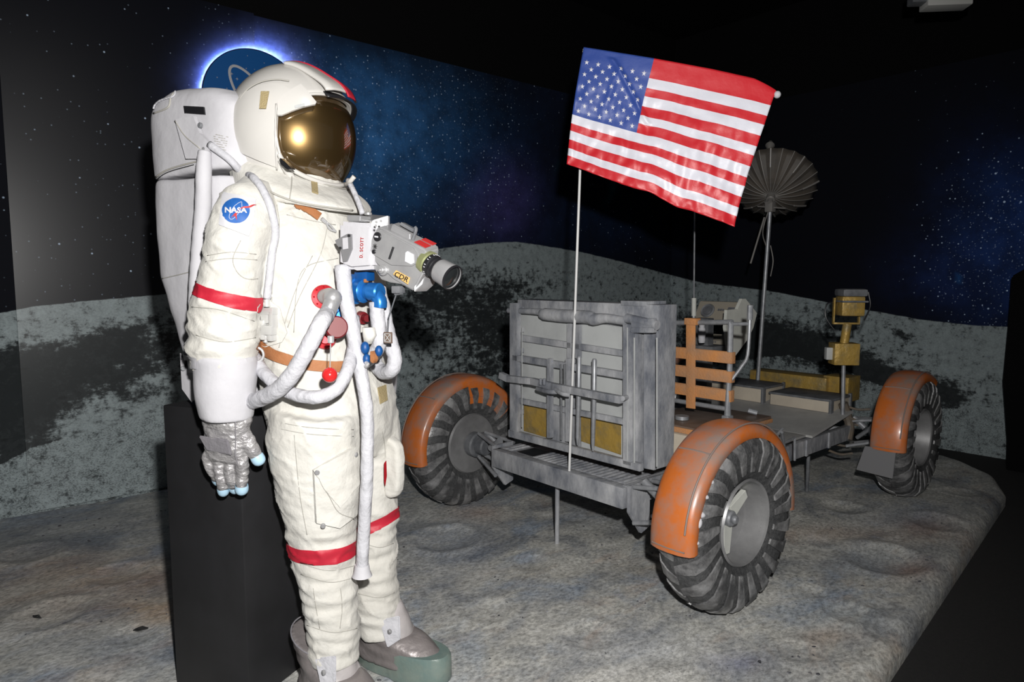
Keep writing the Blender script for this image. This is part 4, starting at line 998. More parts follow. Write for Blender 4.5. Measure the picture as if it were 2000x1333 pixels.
# right arm, read off the photograph
def limb(px, y, seg=28, ys=None, squash=1.0):
    R = []
    for i, (x, yy, w) in enumerate(px):
        Y = y if ys is None else ys[i]
        c = ap(x, yy, Y); d = (AST.M @ c-CAM); r = w/2/F*(d.y*CT-d.z*ST)
        R.append((c, r))
    out = []
    for i, (c, r) in enumerate(R):
        d = (R[min(i+1, len(R)-1)][0]-R[max(0, i-1)][0]).normalized()
        Mx = basis(d, (1, 0, 0)); out.append((c, Mx.col[0].copy(), Mx.col[1].copy(), r, r*squash))
    return out
RA = [(528, 388, 60), (500, 392, 95), (482, 410, 112), (472, 440, 116), (462, 480, 116), (453, 520, 116), (447, 560, 119), (442, 600, 126), (439, 635, 128), (437, 665, 127), (437, 690, 120), (440, 720, 112)]
RAY = [-.14, -.20, -.255, -.285, -.30, -.31, -.32, -.325, -.33, -.33, -.33, -.33]
ra = limb(RA, 0, ys=RAY); loft(bm, ra, 28)
# left arm, mostly hidden behind the chest
la = []
for x, y, z, r in ((-.20, .15, 1.55, .10), (-.20, .22, 1.545, .105), (-.21, .26, 1.50, .105), (-.225, .28, 1.40, .10), (-.23, .29, 1.28, .098), (-.22, .30, 1.20, .095), (-.21, .31, 1.10, .088)):
    la.append((Vector((x, y, z)), r))
LR = []
for i, (c, r) in enumerate(la):
    d = (la[min(i+1, len(la)-1)][0]-la[max(0, i-1)][0]).normalized(); Mx = basis(d, (1, 0, 0)); LR.append((c, Mx.col[0].copy(), Mx.col[1].copy(), r, r))
loft(bm, LR, 28)
# legs
RL = [(618, 800, 170), (614, 850, 186), (618, 890, 176), (622, 930, 166), (624, 970, 156), (627, 1010, 142), (630, 1050, 130), (634, 1090, 122), (640, 1130, 114), (645, 1170, 108), (650, 1210, 102), (652, 1250, 96), (655, 1290, 94)]
LL = [(712, 800, 130), (712, 850, 140), (712, 890, 134), (714, 930, 128), (716, 970, 120), (720, 1010, 110), (723, 1050, 102), (726, 1090, 98), (730, 1130, 92), (735, 1170, 88), (741, 1210, 86), (744, 1240, 84)]
rl = limb(RL, -.13); ll = limb(LL, .12); loft(bm, rl, 28); loft(bm, ll, 28)
def segd(p, a, b):
    t = max(0, min(1, (p-a).dot(b-a)/(b-a).length_squared)); return (p-(a+(b-a)*t)).length
def near(p, path): return min(segd(p, path[i][0], path[i+1][0]) for i in range(len(path)-1))
def wr(p, n):
    inarm = p.z > .95 and near(p, ra) < .135
    s = 1.0
    if inarm:
        t = (p.z-1.1)/.5
        q = Vector((p.x*8+p.z*4, p.y*8, p.z*30)); k = .004 if p.z > 1.35 else .0075
        if 1.13 < p.z < 1.30: k = .011
        f = noise.noise(q)*k+noise.noise(p*14)*.004
    elif p.z < .80:
        zz = p.z; k = .0045 if zz > .62 else .0085
        f = noise.noise(Vector((p.x*7, p.y*7, p.z*34+p.x*6)))*k+noise.noise(p*11)*.005
        if zz < .62: f += .003*math.sin(p.z*130+3*noise.noise(p*5))*(noise.noise(p*6+Vector((5, 0, 0)))+.3)
    else:
        f = noise.noise(p*5)*.008+noise.noise(Vector((p.x*20, p.y*20, p.z*9)))*.004
    rd = 1-abs(noise.noise(Vector((p.x*9+2, p.y*9, p.z*17+p.x*9))))*2.2
    f += max(0, rd)**6*(.0055 if (inarm or p.z < .62) else .0035)
    f += noise.noise(p*38)*.0012
    return f
body = remesh(bm, .0065, 10, wr)
SUIT = Target(AST, [body])
suit = obj('suit', body.copy(), M['suit'], ast, ang=180)
def px_line(tgt, pts, off, fb=None, n=6):
    """a line drawn in the view, laid on the surface"""
    out = []
    P = smoothpath([Vector((p[0], p[1], 0)) for p in pts], n)
    for p in P: out.append(tgt.p(p.x, p.y, off, fb))
    # soften jumps
    for _ in range(2): out = [out[0]]+[(out[i-1]+out[i]*2+out[i+1])/4 for i in range(1, len(out)-1)]+[out[-1]]
    return out
# coloured bands cut from the limb surface itself
def band(path, i_fn, name, m, off=.004, box_=None, root=None, label=None):
    b = body.copy(); b.normal_update()
    return b
def limb_band(ring, pa, pb, name, m, off=.003, rmax=.14, parent=None, slant=None):
    """band round a limb between two points of its axis, cut by two planes"""
    b = body.copy()
    d = (pb-pa).normalized(); nv = d if slant is None else Vector(slant).normalized()
    if nv.dot(d) < 0: nv = -nv
    bmesh.ops.bisect_plane(b, geom=b.verts[:]+b.edges[:]+b.faces[:], plane_co=pa, plane_no=nv, clear_inner=True)
    bmesh.ops.bisect_plane(b, geom=b.verts[:]+b.edges[:]+b.faces[:], plane_co=pb, plane_no=nv, clear_outer=True)
    dl = [v for v in b.verts if segd(v.co, pa, pb) > rmax]
    bmesh.ops.delete(b, geom=dl, context='VERTS')
    b.normal_update()
    mv = [(v, v.co+v.normal*off) for v in b.verts]
    for v, c in mv: v.co = c
    return obj(name, b, m, parent or suit, ang=180)
a0 = ap(443, 565, -.32); a1 = ap(441, 594, -.325)
sl = Vector((.38, 0, -1))
limb_band(ra, ap(444, 563, -.318), ap(443, 588, -.32), 'red_arm_band', M['red'], .0035, .114, slant=(.27, .14, 1)).name = 'arm_band'
limb_band(rl, ap(630, 1052, -.13), ap(631, 1080, -.13), 'knee_band', M['red'], .0035, .150, slant=(0, .04, 1))
limb_band(ll, ap(724, 1012, .12), ap(725, 1033, .12), 'knee_band', M['red'], .0035, .125, slant=(-.42, -.1, 1))
# stitched seams
def seamline(pts, off=.0012, r=.0011, m=None, fb=None, tgt=None, parent=None, name='seam'):
    b = B(); tube(b, px_line(tgt or SUIT, pts, off, fb, 8), r, 5); return obj(name, b, m or M['seam'], parent or suit, ang=180)
for pts in ([(405, 500), (450, 493), (500, 497)], [(402, 512), (450, 505), (502, 508)], [(470, 470), (455, 505), (462, 530), (480, 545), (503, 545)], [(530, 470), (532, 560), (530, 640)],
            [(610, 500), (580, 560), (560, 620), (545, 680)], [(640, 440), (625, 500), (585, 580), (562, 640)], [(574, 650), (580, 560), (600, 520), (660, 505)],
            [(383, 655), (440, 668), (500, 660)], [(540, 400), (545, 450), (520, 520)], [(375, 600), (430, 605), (496, 628)],
            [(520, 820), (600, 835), (690, 840)], [(522, 832), (600, 848), (690, 853)], [(575, 850), (585, 960), (600, 1045)], [(586, 1100), (640, 1115), (695, 1105)], [(588, 1122), (645, 1138), (695, 1128)],
            [(612, 1150), (618, 1190), (625, 1228)], [(600, 1222), (650, 1236), (697, 1228)], [(665, 1150), (668, 1190), (664, 1228)], [(705, 1060), (740, 1070), (768, 1062)], [(700, 1160), (740, 1168), (770, 1158)],
            [(745, 840), (752, 880), (751, 960)], [(700, 720), (705, 780), (710, 850)], [(560, 420), (600, 430), (655, 440)], [(660, 420), (690, 425), (720, 425)]):
    seamline(pts)
# lacing down the front of the thigh
b = B()
for i in range(12):
    y = 715+i*12; x = 694+i*1.3; p = SUIT.p(x, y, .002); ball(b, p, .0032, 8)
o = obj('lacing', b, M['black'], suit)
# round chest panel ring and pocket flaps
def pocket(poly, off, thick, name, m, step=8, par=None, fb=None, bev=0):
    b = plane_poly(poly); b = lay(b, SUIT, off, thick, step, fb); return obj(name, b, m, par or suit, ang=40)
pk = pocket([(610, 918), (688, 872), (706, 905), (704, 985), (692, 1006), (660, 1030), (615, 1020)], .001, .013, 'thigh_pocket', M['suit'])
PT = Target(AST, [body])
fl2 = pocket([(612, 916), (690, 870), (702, 935), (660, 988), (640, 965)], .0145, .004, 'pocket_flap', M['suit'], par=pk)
for x, y in ((686, 886), (621, 920), (631, 1023)):
    b = B(); h, n = SUIT.hit(x, y); cyl(b, h+n*.012, h+n*.022, .0075, 16, bev=.002); obj('snap', b, M['silver'], pk)
seamline([(622, 925), (640, 965), (662, 1003), (686, 1010)], .0155)
# left thigh pocket, bulging forward
b = B(); P = [ap(x, y, .09) for x, y in ((745, 852), (762, 858), (776, 872), (779, 925), (775, 968), (764, 976), (748, 972))]
prism(b, P, (0, .045, 0), .008); o = obj('side_pocket', remesh(b, .006, 3, lambda p, n: noise.noise(p*25)*.004), M['suit'], suit, ang=180)
sp_ = o
b = B(); P = [ap(x, y, .058) for x, y in ((751, 905), (755, 900), (756, 930), (753, 950), (751, 940))]; prism(b, P, (0, -.004, 0), .001); obj('red_lining', b, M['redmetal'], sp_)
for poly in ([(736, 758), (752, 752), (755, 782), (741, 790)],): pocket(poly, .002, .003, 'hook_tape', M['tan'])
# shoulder patch
pat = pocket([(434, 382), (438, 376), (500, 390), (494, 440), (486, 462), (428, 440)], .0015, .002, 'shoulder_patch', M['patchwhite'], 6)
def circ(cx, cy, rx, ry, n=40, an=0): 
    a = math.radians(an); return [(cx+rx*math.cos(2*PI*k/n)*math.cos(a)-ry*math.sin(2*PI*k/n)*math.sin(a), cy+rx*math.cos(2*PI*k/n)*math.sin(a)+ry*math.sin(2*PI*k/n)*math.cos(a)) for k in range(n)]
b = lay(plane_poly(circ(461, 413, 26.5, 24, 40, -12)), SUIT, .0036, .001, 6); obj('blue_disc', b, M['patchblue'], pat)
def text_px(s, cx, cy, h, an, tgt, off, thick, m, name, parent, bold=0.0, sx=1, step=0, spacing=1.0, fb=None):
    t = textmesh(s, 1.0, bold, spacing=spacing)
    a = math.radians(an); k = h/.70
    for v in t.verts:
        x, y = v.co.x*k*sx, -v.co.y*k
        v.co = Vector((cx+x*math.cos(a)-y*math.sin(a), cy+x*math.sin(a)+y*math.cos(a), 0))
    return obj(name, lay(t, tgt, off, thick, step, fb), m, parent, ang=30)
text_px('NASA', 461, 413, 9.5, 1, SUIT, .0058, .0006, M['patchwhite'], 'patch_lettering', pat, .035, 1.15, 4)
b = lay(plane_poly([(466, 411), (476, 404), (500, 402), (480, 408)]), SUIT, .0052, .0006, 5); obj('red_vector', b, M['redink'], pat)
b = lay(plane_poly([(466, 411), (452, 426), (459, 422), (464, 431), (463, 421)]), SUIT, .0050, .0006, 5); obj('red_vector', b, M['redink'], pat)
b = B(); P = [SUIT.p(*q, .0048) for q in circ(461, 413, 19, 7, 30, -55)]; tube(b, P+[P[0]], .0007, 5); obj('orbit_line', b, M['patchwhite'], pat)
# ---- right sleeve cuff, glove
b = B(); cf = limb([(440, 692, 110), (440, 697, 119), (441, 730, 117), (442, 770, 111), (443, 805, 104), (443, 816, 100)], -.33); loft(b, cf, 32)
cuffR = remesh(b, .006, 3, lambda p, n: noise.noise(Vector((p.x*9, p.y*9, p.z*14)))*.005); obj('glove_gauntlet', cuffR.copy(), M['white'], ast, ang=180)
def hand(mirror=1):
    """gloved hand, local: fingers towards -z, thumb towards +x, back of hand towards -y"""
    b = B()
    def t(P, r, seg=14): tube(b, [Vector(p) for p in P], r, seg, 4)
    loft(b, [(Vector((0, 0, .03)), X_, Y_, .078, .055), (Vector((0, 0, .0)), X_, Y_, .075, .05), (Vector((0, 0, -.045)), X_, Y_, .068, .042), (Vector((.0, 0, -.09)), X_, Y_, .066, .036), (Vector((0, 0.003, -.125)), X_, Y_, .060, .028)], 24)
    tips = []
    for x0, x1, L_, r, yb in ((-.054, -.036, .080, .0150, .030), (-.020, -.010, .105, .0160, .020), (.018, .022, .095, .0165, .030), (.056, .058, .082, .0180, .006)):
        P = [(x0*.8, 0, -.095), (x0, .0, -.125), (x0*.5+x1*.5, .004, -.125-L_*.45), (x1, yb*.6, -.125-L_*.8), (x1, yb, -.125-L_)]
        t(P, [r*1.12, r*1.15, r*1.05, r, r*.92]); tips.append((Vector(P[-1]), Vector(P[-1])-Vector(P[-2]), r))
    P = [(.045, .0, -.02), (.068, .004, -.055), (.086, .010, -.085), (.100, .014, -.108)]
    t(P, [.026, .024, .020, .0175]); tips.append((Vector(P[-1]), Vector(P[-1])-Vector(P[-2]), .0185))
    def dsp(p, n): return noise.noise(Vector((p.x*26, p.y*26, p.z*60)))*.0042
    return remesh(b, .0034, 3, dsp), tips
hb, tips = hand()
gl_c = ap(443, 822, -.33)
HM = Matrix.Translation(gl_c) @ Matrix.Rotation(math.radians(8), 4, 'Y') @ Matrix.Rotation(math.radians(20), 4, 'Z') @ Matrix.Scale(1.0, 4)
def glove(Mx, name, tipz=True):
    h = hb.copy(); bmesh.ops.transform(h, matrix=Mx, verts=h.verts[:]); g = obj(name, h, M['glove'], ast, ang=180)
    for c, d, r in tips:
        b = B(); d = d.normalized()
        lathe(b, [(r*1.04, -.012), (r*1.10, -.006), (r*1.10, .004), (r*.98, .012), (r*.62, .019), (0, .022)], c, d, 20)
        bmesh.ops.transform(b, matrix=Mx, verts=b.verts[:]); obj('fingertip', b, M['bluetip'], g)
    return g
gR = glove(HM, 'glove')
b = B(); prism(b, [Vector(p) for p in ((-.066, -.040, -.048), (.034, -.052, -.040), (.046, -.046, -.088), (-.040, -.034, -.092))], (0, .012, 0), .004); bmesh.ops.transform(b, matrix=HM, verts=b.verts[:]); obj('glove_pad', b, M['glovepad'], gR)
b = B(); P = [HM @ Vector(p) for p in ((.052, -.047, .03), (.053, -.044, 0), (.052, -.036, -.05), (.050, -.030, -.09), (.056, -.022, -.12))]; tube(b, P, .0016, 6, 4); obj('glove_seam', b, M['glovepad'], gR)
# left cuff and glove
b = B(); lc = [((-.205, .315, 1.13), .096), ((-.205, .315, 1.09), .098), ((-.20, .32, .99), .088), ((-.195, .32, .93), .078)]
rr = []
for i, (c, r) in enumerate(lc):
    d = (Vector(lc[min(i+1, 3)][0])-Vector(lc[max(0, i-1)][0])).normalized(); Mx = basis(d, (1, 0, 0)); rr.append((Vector(c), Mx.col[0].copy(), Mx.col[1].copy(), r, r))
loft(b, rr, 28); obj('glove_gauntlet', remesh(b, .007, 3), M['white'], ast, ang=180)
HL = Matrix.Translation((-.19, .32, .915)) @ Matrix.Rotation(math.radians(-2), 4, 'Y') @ Matrix.Rotation(math.radians(-15), 4, 'Z') @ Matrix.Diagonal((1, -1, 1, 1))
glove(HL, 'glove')
# ---- boots
def boot(xc, yc, yaw, sc=1.0):
    r_ = Matrix.Translation((xc, yc, 0)) @ Matrix.Rotation(yaw, 4, 'Z') @ Matrix.Scale(sc, 4)
    b = B()
    # outline of the sole at two heights, overshoe lofted upwards
    def outline(k=1.0, n=40):
        out = []
        for i in range(n):
            q = 2*PI*i/n; x = math.cos(q); y = math.sin(q)
            w = .072+.012*x-.012*math.cos(2*q)*0
            if x < 0: w = .062
            out.append(Vector((.03+.205*x*k if x > 0 else .03+.165*x*k, math.copysign(abs(y)**.8, y)*w*k, 0)))
        return out
    lv = [(.0, .99), (.012, 1.03), (.05, 1.03), (.090, 1.02), (.10, .985)]
    R = [[b.verts.new(p+Vector((0, 0, z))) for p in outline(k)] for z, k in lv]
    for i in range(len(R)-1):
        for j in range(40): b.faces.new((R[i][j], R[i][(j+1) % 40], R[i+1][(j+1) % 40], R[i+1][j]))
    b.faces.new(R[0][::-1]); b.faces.new(R[-1])
    bmesh.ops.transform(b, matrix=r_, verts=b.verts[:]); bt = obj('boot', b, M['sole'], ast, ang=50)
    b = B()
    rings = [(Vector((.03, 0, .045)), X_, Y_, .188, .078), (Vector((.03, 0, .085)), X_, Y_, .182, .078), (Vector((.015, 0, .115)), X_, Y_, .165, .075), (Vector((-.02, 0, .145)), X_, Y_, .125, .072), (Vector((-.055, 0, .17)), Vector((.97, 0, -.24)), Y_, .102, .074), (Vector((-.068, 0, .205)), Vector((.95, 0, -.31)), Y_, .098, .080), (Vector((-.072, 0, .228)), Vector((.94, 0, -.34)), Y_, .096, .083)]
    loft(b, rings, 36)
    up = remesh(b, .005, 3, lambda p, n: noise.noise(Vector((p.x*10+p.z*10, p.y*10, p.z*30)))*.007+noise.noise(p*20)*.003)
    bmesh.ops.transform(up, matrix=r_, verts=up.verts[:]); T = Target(AST, [up]); sh = obj('overshoe', up, M['boot'], bt, ang=180)
    b = B(); loft(b, [(Vector((.085, 0, .085)), Vector((.8, 0, -.45)), Y_, .095, .060), (Vector((.070, 0, .125)), Vector((.8, 0, -.5)), Y_, .090, .060), (Vector((.025, 0, .175)), Vector((.75, 0, -.5)), Y_, .082, .058), (Vector((.0, 0, .22)), Vector((.9, 0, -.3)), Y_, .074, .058), (Vector((-.02, 0, .25)), X_, Y_, .062, .048)], 32)
    t = remesh(b, .005, 3, lambda p, n: noise.noise(Vector((p.x*16, p.y*12, p.z*26)))*.006); bmesh.ops.transform(t, matrix=r_, verts=t.verts[:]); obj('tongue', t, mat('boot_tongue_fabric', (.44, .41, .41), .5, col2=(.34, .32, .32), nscale=5, bump=.3, bscale=20) if 'tongue' not in M else M['tongue'], bt, ang=180)
    b = B(); P = [(.010, -.083, .215), (.075, -.055, .232), (.085, -.066, .155), (.045, -.088, .125)]
    prism(b, [Vector(p) for p in P], (0, .008, 0), .003); bmesh.ops.transform(b, matrix=r_, verts=b.verts[:]); st = obj('boot_strap', b, M['hose'], bt)
    b = B(); cyl(b, (.055, -.078, .185), (.053, -.088, .185), .008, 16, bev=.002); bmesh.ops.transform(b, matrix=r_, verts=b.verts[:]); obj('snap', b, M['silver'], st)
    b = B(); n = 40; P = [Vector((-.072+.092*math.cos(2*PI*k/n), .084*math.sin(2*PI*k/n), .229-.034*math.cos(2*PI*k/n))) for k in range(n)]
    tube(b, P+[P[0]], .0025, 6); bmesh.ops.transform(b, matrix=r_, verts=b.verts[:]); obj('boot_top_piping', b, M['glovepad'], bt)
    return bt
boot(-.015, -.13, math.radians(-8)); boot(-.005, .15, math.radians(3))
# ---- backpack
bp = empty('backpack', None); bp.parent = ast
def prect(z, x0, x1, y0, y1, tilt=0):
    return (Vector(((x0+x1)/2, (y0+y1)/2, z)), Vector((math.cos(tilt), 0, math.sin(tilt))), Y_, (x1-x0)/2, (y1-y0)/2)
b = B(); loft(b, [prect(.982, -.475, -.37, -.20, .20), prect(1.005, -.50, -.33, -.215, .215), prect(1.13, -.585, -.31, -.235, .235), prect(1.40, -.685, -.30, -.25, .245), prect(1.60, -.69, -.30, -.25, .245), prect(1.712, -.685, -.30, -.25, .245)], 48, power=5)
pk1 = remesh(b, .010, 3, lambda p, n: noise.noise(Vector((p.x*5, p.y*5, p.z*4)))*.007+noise.noise(p*14)*.0022)
b = B(); loft(b, [prect(1.722, -.69, -.255, -.255, .25, .05), prect(1.80, -.695, -.25, -.257, .252, .04), prect(1.93, -.695, -.262, -.25, .245, .02), prect(1.962, -.67, -.29, -.245, .24, .0), prect(1.99, -.60, -.33, -.225, .22, -.04)], 48, power=5)
pk2 = remesh(b, .010, 3, lambda p, n: noise.noise(p*5)*.006+noise.noise(p*14)*.002)
PK = Target(AST, [body, pk1, pk2])
o1 = obj('lower_pack', pk1.copy(), M['white'], bp, ang=180); o2 = obj('oxygen_pack', pk2.copy(), M['white'], bp, ang=180)
PKO = Target(AST, [pk1, pk2])
def pline(pts, name, r, m, par, off=.002, tgt=None): b = B(); tube(b, px_line(tgt or PK, pts, off, -.25, 6), r, 7); return obj(name, b, m, par, ang=180)
pline([(305, 346), (330, 331), (380, 317), (410, 312)], 'zip', .003, M['seam'], o2)
pline([(307, 350), (330, 336), (380, 322)], 'zip', .0015, M['rubber'], o2, .003)
pline([(301, 222), (330, 210), (334, 192), (343, 180)], 'flap_piping', .003, M['seam'], o2)
pline([(300, 212), (314, 198), (340, 190), (344, 180)], 'flap_piping', .003, M['hose'], o2, .004)
pline([(316, 545), (350, 537), (378, 530)], 'pack_seam', .0016, M['seam'], o1)
def pk_lay(poly, off, th, name, m, par, step=8, tgt=None): return obj(name, lay(plane_poly(poly), tgt or PK, off, th, step, -.25), m, par, ang=40)
pk_lay([(362, 208), (401, 210), (403, 225), (364, 222)], .002, .005, 'buckle_strap', M['black'], o2)
pf = pk_lay([(350, 236), (386, 229), (398, 262), (420, 285), (398, 312), (371, 312)], .004, .012, 'side_flap', M['white'], o2)
seamb = pline([(351, 238), (370, 268), (400, 292)], 'flap_crease', .0018, M['seam'], pf, .017)
for x, y in ((397, 247), (405, 293), (358, 720)):
    b = B(); h, n = PK.hit(x, y, -.25)
    if n is None: n = Vector((0, -1, 0))
    cyl(b, h+n*.006, h+n*.016, .0085, 16, bev=.002); obj('snap', b, M['silver'] if y == 293 else M['rgreyd'], pf if y < 400 else o1)
# printed instruction lines on the pack
b = B()
for k in range(7):
    y = 262+k*4.4; x0, x1 = 417+k*.7, 447-k*.8
    P = [PK.p(x0+(x1-x0)*i/6, y+(x0+(x1-x0)*i/6-417)*.22, .0015, -.25) for i in range(7)]
    for i in range(6):
        if (i*3+k) % 4: tube(b, [P[i], P[i].lerp(P[i+1], .8)], .0011, 5)
obj('printed_lines', b, M['seam'], o2)
pk_lay([(352, 690), (385, 700), (386, 775), (375, 786), (356, 760)], .003, .004, 'lower_flap', M['white'], o1)
b = B(); prism(b, [ap(x, y, -.27) for x, y in ((372, 688), (384, 694), (384, 708), (372, 704))], (0, .02, 0), .003); obj('buckle_strap', b, M['black'], o1)
# air tubes on the pack and shoulder
b = B(); tube(b, [ap(x, y, Y) for x, y, Y in ((400, 297, -.268), (399, 312, -.272), (398, 345, -.275), (397, 400, -.275), (393, 450, -.278), (389, 500, -.285), (386, 545, -.29), (384, 600, -.29))], [.019, .021, .0235, .0245, .0245, .0245, .025, .025], 18, 5, rib=.04); obj('pack_tube', b, M['white'], bp, ang=180)
b = B(); tube(b, px_line(PK, [(414, 284), (440, 304), (470, 330), (497, 356), (516, 386), (527, 420), (533, 460), (533, 510), (528, 560), (526, 583)], .010, -.2, 5), [.0125]*10+[.0115]*40 if 0 else .0115, 14); obj('shoulder_tube', b, M['hose'], ast, ang=180)
# ---- helmet
hc = Vector((-.262, 0, 1.854)); HR = .213; HY = Matrix.Rotation(math.radians(12), 3, 'Z')
hel = empty('helmet', None); hel.parent = ast
def hp(az, el, r=1.0):
    a, e = math.radians(az), math.radians(el)
    d = Vector((math.cos(e)*math.cos(a), math.cos(e)*math.sin(a), math.sin(e)))
    rx = HR*(1.0 if d.z > 0 else 1.0); zz = HR*1.10 if d.z > 0 else HR*1.06
    return hc+HY @ Vector((d.x*rx, d.y*HR*.97, d.z*zz))*r
def hgrid(name, az0, az1, el0, el1, r0, m, inside=lambda a, e: True, rfn=None, th=.006, na=None, par=None, ang=40):
    na = na or int((az1-az0)/3); ne = int((el1-el0)/3); b = B(); g = {}
    for i in range(na+1):
        for j in range(ne+1):
            az = az0+(az1-az0)*i/na; el = el0+(el1-el0)*j/ne
            g[i, j] = b.verts.new(hp(az, el, r0+(rfn(az, el) if rfn else 0)))
    for i in range(na):
        for j in range(ne):
            az = az0+(az1-az0)*(i+.5)/na; el = el0+(el1-el0)*(j+.5)/ne
            if inside(az, el): b.faces.new((g[i, j], g[i+1, j], g[i+1, j+1], g[i, j+1]))
    for v in [v for v in b.verts if not v.link_faces]: b.verts.remove(v)
    o = obj(name, b, m, par or hel, ang=ang); s = o.modifiers.new('s', 'SOLIDIFY'); s.thickness = th; s.offset = -1
    return o
def superface(az, el, w=66, up=36, dn=58):
    """inside of the face opening"""
    e = el/up if el > 0 else el/dn
    return (abs(az)/w)**2.6+abs(e)**2.6 < 1
# shell with the opening as its rim: polar grid from the rim to the back pole
def rim(q, k=1.0):
    c, s = math.cos(q), math.sin(q); w, up, dn = 70, 29, 60
    p = 2.5; e = 2/p
    return (math.copysign(abs(c)**e, c)*w*k, (math.copysign(abs(s)**e, s))*(up if s > 0 else dn)*k)
def dirv(az, el): a, e = math.radians(az), math.radians(el); return Vector((math.cos(e)*math.cos(a), math.cos(e)*math.sin(a), math.sin(e)))
def hd(d, r=1.0): return hc+HY @ Vector((d.x*HR, d.y*HR*.97, d.z*HR*(1.10 if d.z > 0 else 1.06)))*r
b = B(); NQ = 72; NR = 26; rings = []
back = Vector((-1, 0, .12)).normalized()
for i in range(NR+1):
    ring = []
    for k in range(NQ):
        q = 2*PI*k/NQ; d0 = dirv(*rim(q)); t = i/NR
        # great-circle sweep to the back of the head
        an = d0.angle(back); d = (d0*math.sin((1-t)*an)+back*math.sin(t*an))/math.sin(an) if i < NR else back
        d.normalize(); ring.append(d)
    rings.append(ring)
VR = [[b.verts.new(hd(d, 1.0+.018*math.exp(-(i/2.2)**2)+(.02*max(0, d.z)*max(0, d.x+.3)))) for d in ring] for i, ring in enumerate(rings[:-1])]
pole = b.verts.new(hd(back))
for i in range(NR-1):
    for k in range(NQ): b.faces.new((VR[i][k], VR[i][(k+1) % NQ], VR[i+1][(k+1) % NQ], VR[i+1][k]))
for k in range(NQ): b.faces.new((VR[-1][k], VR[-1][(k+1) % NQ], pole))
fb2 = bmesh.new(); bmesh.ops.create_uvsphere(fb2, u_segments=64, v_segments=40, radius=1)
for v in fb2.verts: v.co = hd(v.co.normalized(), 1.028)
HT = Target(AST, [fb2])
he = obj('shell', b, M['shell'], hel, ang=60); s = he.modifiers.new('s', 'SOLIDIFY'); s.thickness = .012; s.offset = -1
# gold visor
m, nt, b_ = newmat('gold_mirror_visor'); b_.inputs['Base Color'].default_value = (.20, .15, .085, 1); b_.inputs['Metallic'].default_value = .9; b_.inputs['Roughness'].default_value = .30; b_.inputs['Coat Weight'].default_value = 1; b_.inputs['Coat Roughness'].default_value = .03; b_.inputs['Coat IOR'].default_value = 2.2; b_.inputs['Coat Tint'].default_value = (1, .85, .6, 1)
b = B(); g = []
for i in range(15):
    k = 1.12*i/14; row = []
    for q_ in range(NQ): az, el = rim(2*PI*q_/NQ, k); row.append(b.verts.new(hd(dirv(az, el), .945+.05*(1-(i/14)**2))))
    g.append(row)
for i in range(1, 14):
    for q_ in range(NQ): b.faces.new((g[i][q_], g[i][(q_+1) % NQ], g[i+1][(q_+1) % NQ], g[i+1][q_]))
for v in g[0][1:]: b.verts.remove(v)
for q_ in range(NQ): b.faces.new((g[0][0], g[1][q_], g[1][(q_+1) % NQ]))
obj('gold_visor', b, m, hel, ang=180)
# rim piping and side covers
b = B(); tube(b, [hd(dirv(*rim(2*PI*k/72)), 1.018) for k in range(73)], .0045, 8, cap=False); obj('visor_rim', b, M['shell'], hel, ang=180)
def hlay(poly, off, th, name, m, step=7, par=None): return obj(name, lay(plane_poly(poly), HT, off, th, step, 0), m, par or hel, ang=35)
sc_ = hlay([(455, 215), (470, 185), (505, 166), (535, 161), (560, 168), (578, 178), (552, 190), (543, 215), (541, 250), (541, 290), (542, 330), (510, 318), (475, 303), (451, 280), (451, 245)], -.006, .012, 'side_cover', M['shell'], 7)
b = B(); tube(b, px_line(HT, [(470, 195), (485, 176), (510, 162), (540, 157), (565, 160)], .004, 0, 6), .0022, 6); obj('cover_edge', b, M['seam'], hel, ang=180)
b = B(); tube(b, px_line(HT, [(541, 205), (539, 250), (540, 290), (542, 330)], .007, 0, 6), .0028, 6, rib=.3); obj('cover_edge', b, M['shell'], hel, ang=180)
fl3 = hlay([(543, 228), (542, 203), (552, 190), (566, 180), (587, 168), (598, 179), (617, 203), (615, 207), (592, 212), (570, 220), (551, 228)], .004, .008, 'visor_flap', M['shell'], 7)
hlay([(514, 184), (529, 184), (523, 216), (511, 216)], .012, .003, 'hook_tape', M['tan'], 7)
hlay([(575, 210), (594, 206), (594, 211), (576, 215)], .013, .002, 'grey_tab', M['rpanel'], 7)
# raised crown ridge with the red stripe and the peaked brim
def crown(y0, y1, r0, name, m, e0=26, e1=125, th=.008):
    b = B(); n = 30; rows = []
    for i in range(n+1):
        el = e0+(e1-e0)*i/n
        e = math.radians(el); row = []
        for j in range(7):
            y = y0+(y1-y0)*j/6
            hz_ = math.sqrt(max(.0, 1-(y/(HR*.97))**2))
            base = hc+Vector((math.cos(e)*HR*hz_, y, math.sin(e)*HR*1.10*hz_))
            ex = r0+(.022*math.exp(-((el-30)/16)**2))
            row.append(b.verts.new(hc+HY @ (base-hc+(base-hc).normalized()*ex)))
        rows.append(row)
    for i in range(n):
        for j in range(6): b.faces.new((rows[i][j], rows[i][j+1], rows[i+1][j+1], rows[i+1][j]))
    o = obj(name, b, m, hel, ang=50); s = o.modifiers.new('s', 'SOLIDIFY'); s.thickness = th; s.offset = -1; return o
crown(-.085, .075, .010, 'crown_shade', M['shell'], 30, 80)
crown(-.012, .036, .0135, 'red_stripe', M['red'], 26, 92, .004)
b = B(); n = 24; P0 = []; P1 = []
for i in range(n+1):
    a = -26+74*i/n; P0.append(hp(a, 32-5*(abs(a)/48)**2, 1.02)); P1.append(hp(a, 25-6*(abs(a)/48)**2, 1.10-.04*(abs(a)/48)**2))
for i in range(n): b.faces.new([b.verts.new(p) for p in (P0[i], P0[i+1], P1[i+1], P1[i])])
bmesh.ops.remove_doubles(b, verts=b.verts[:], dist=.0005)
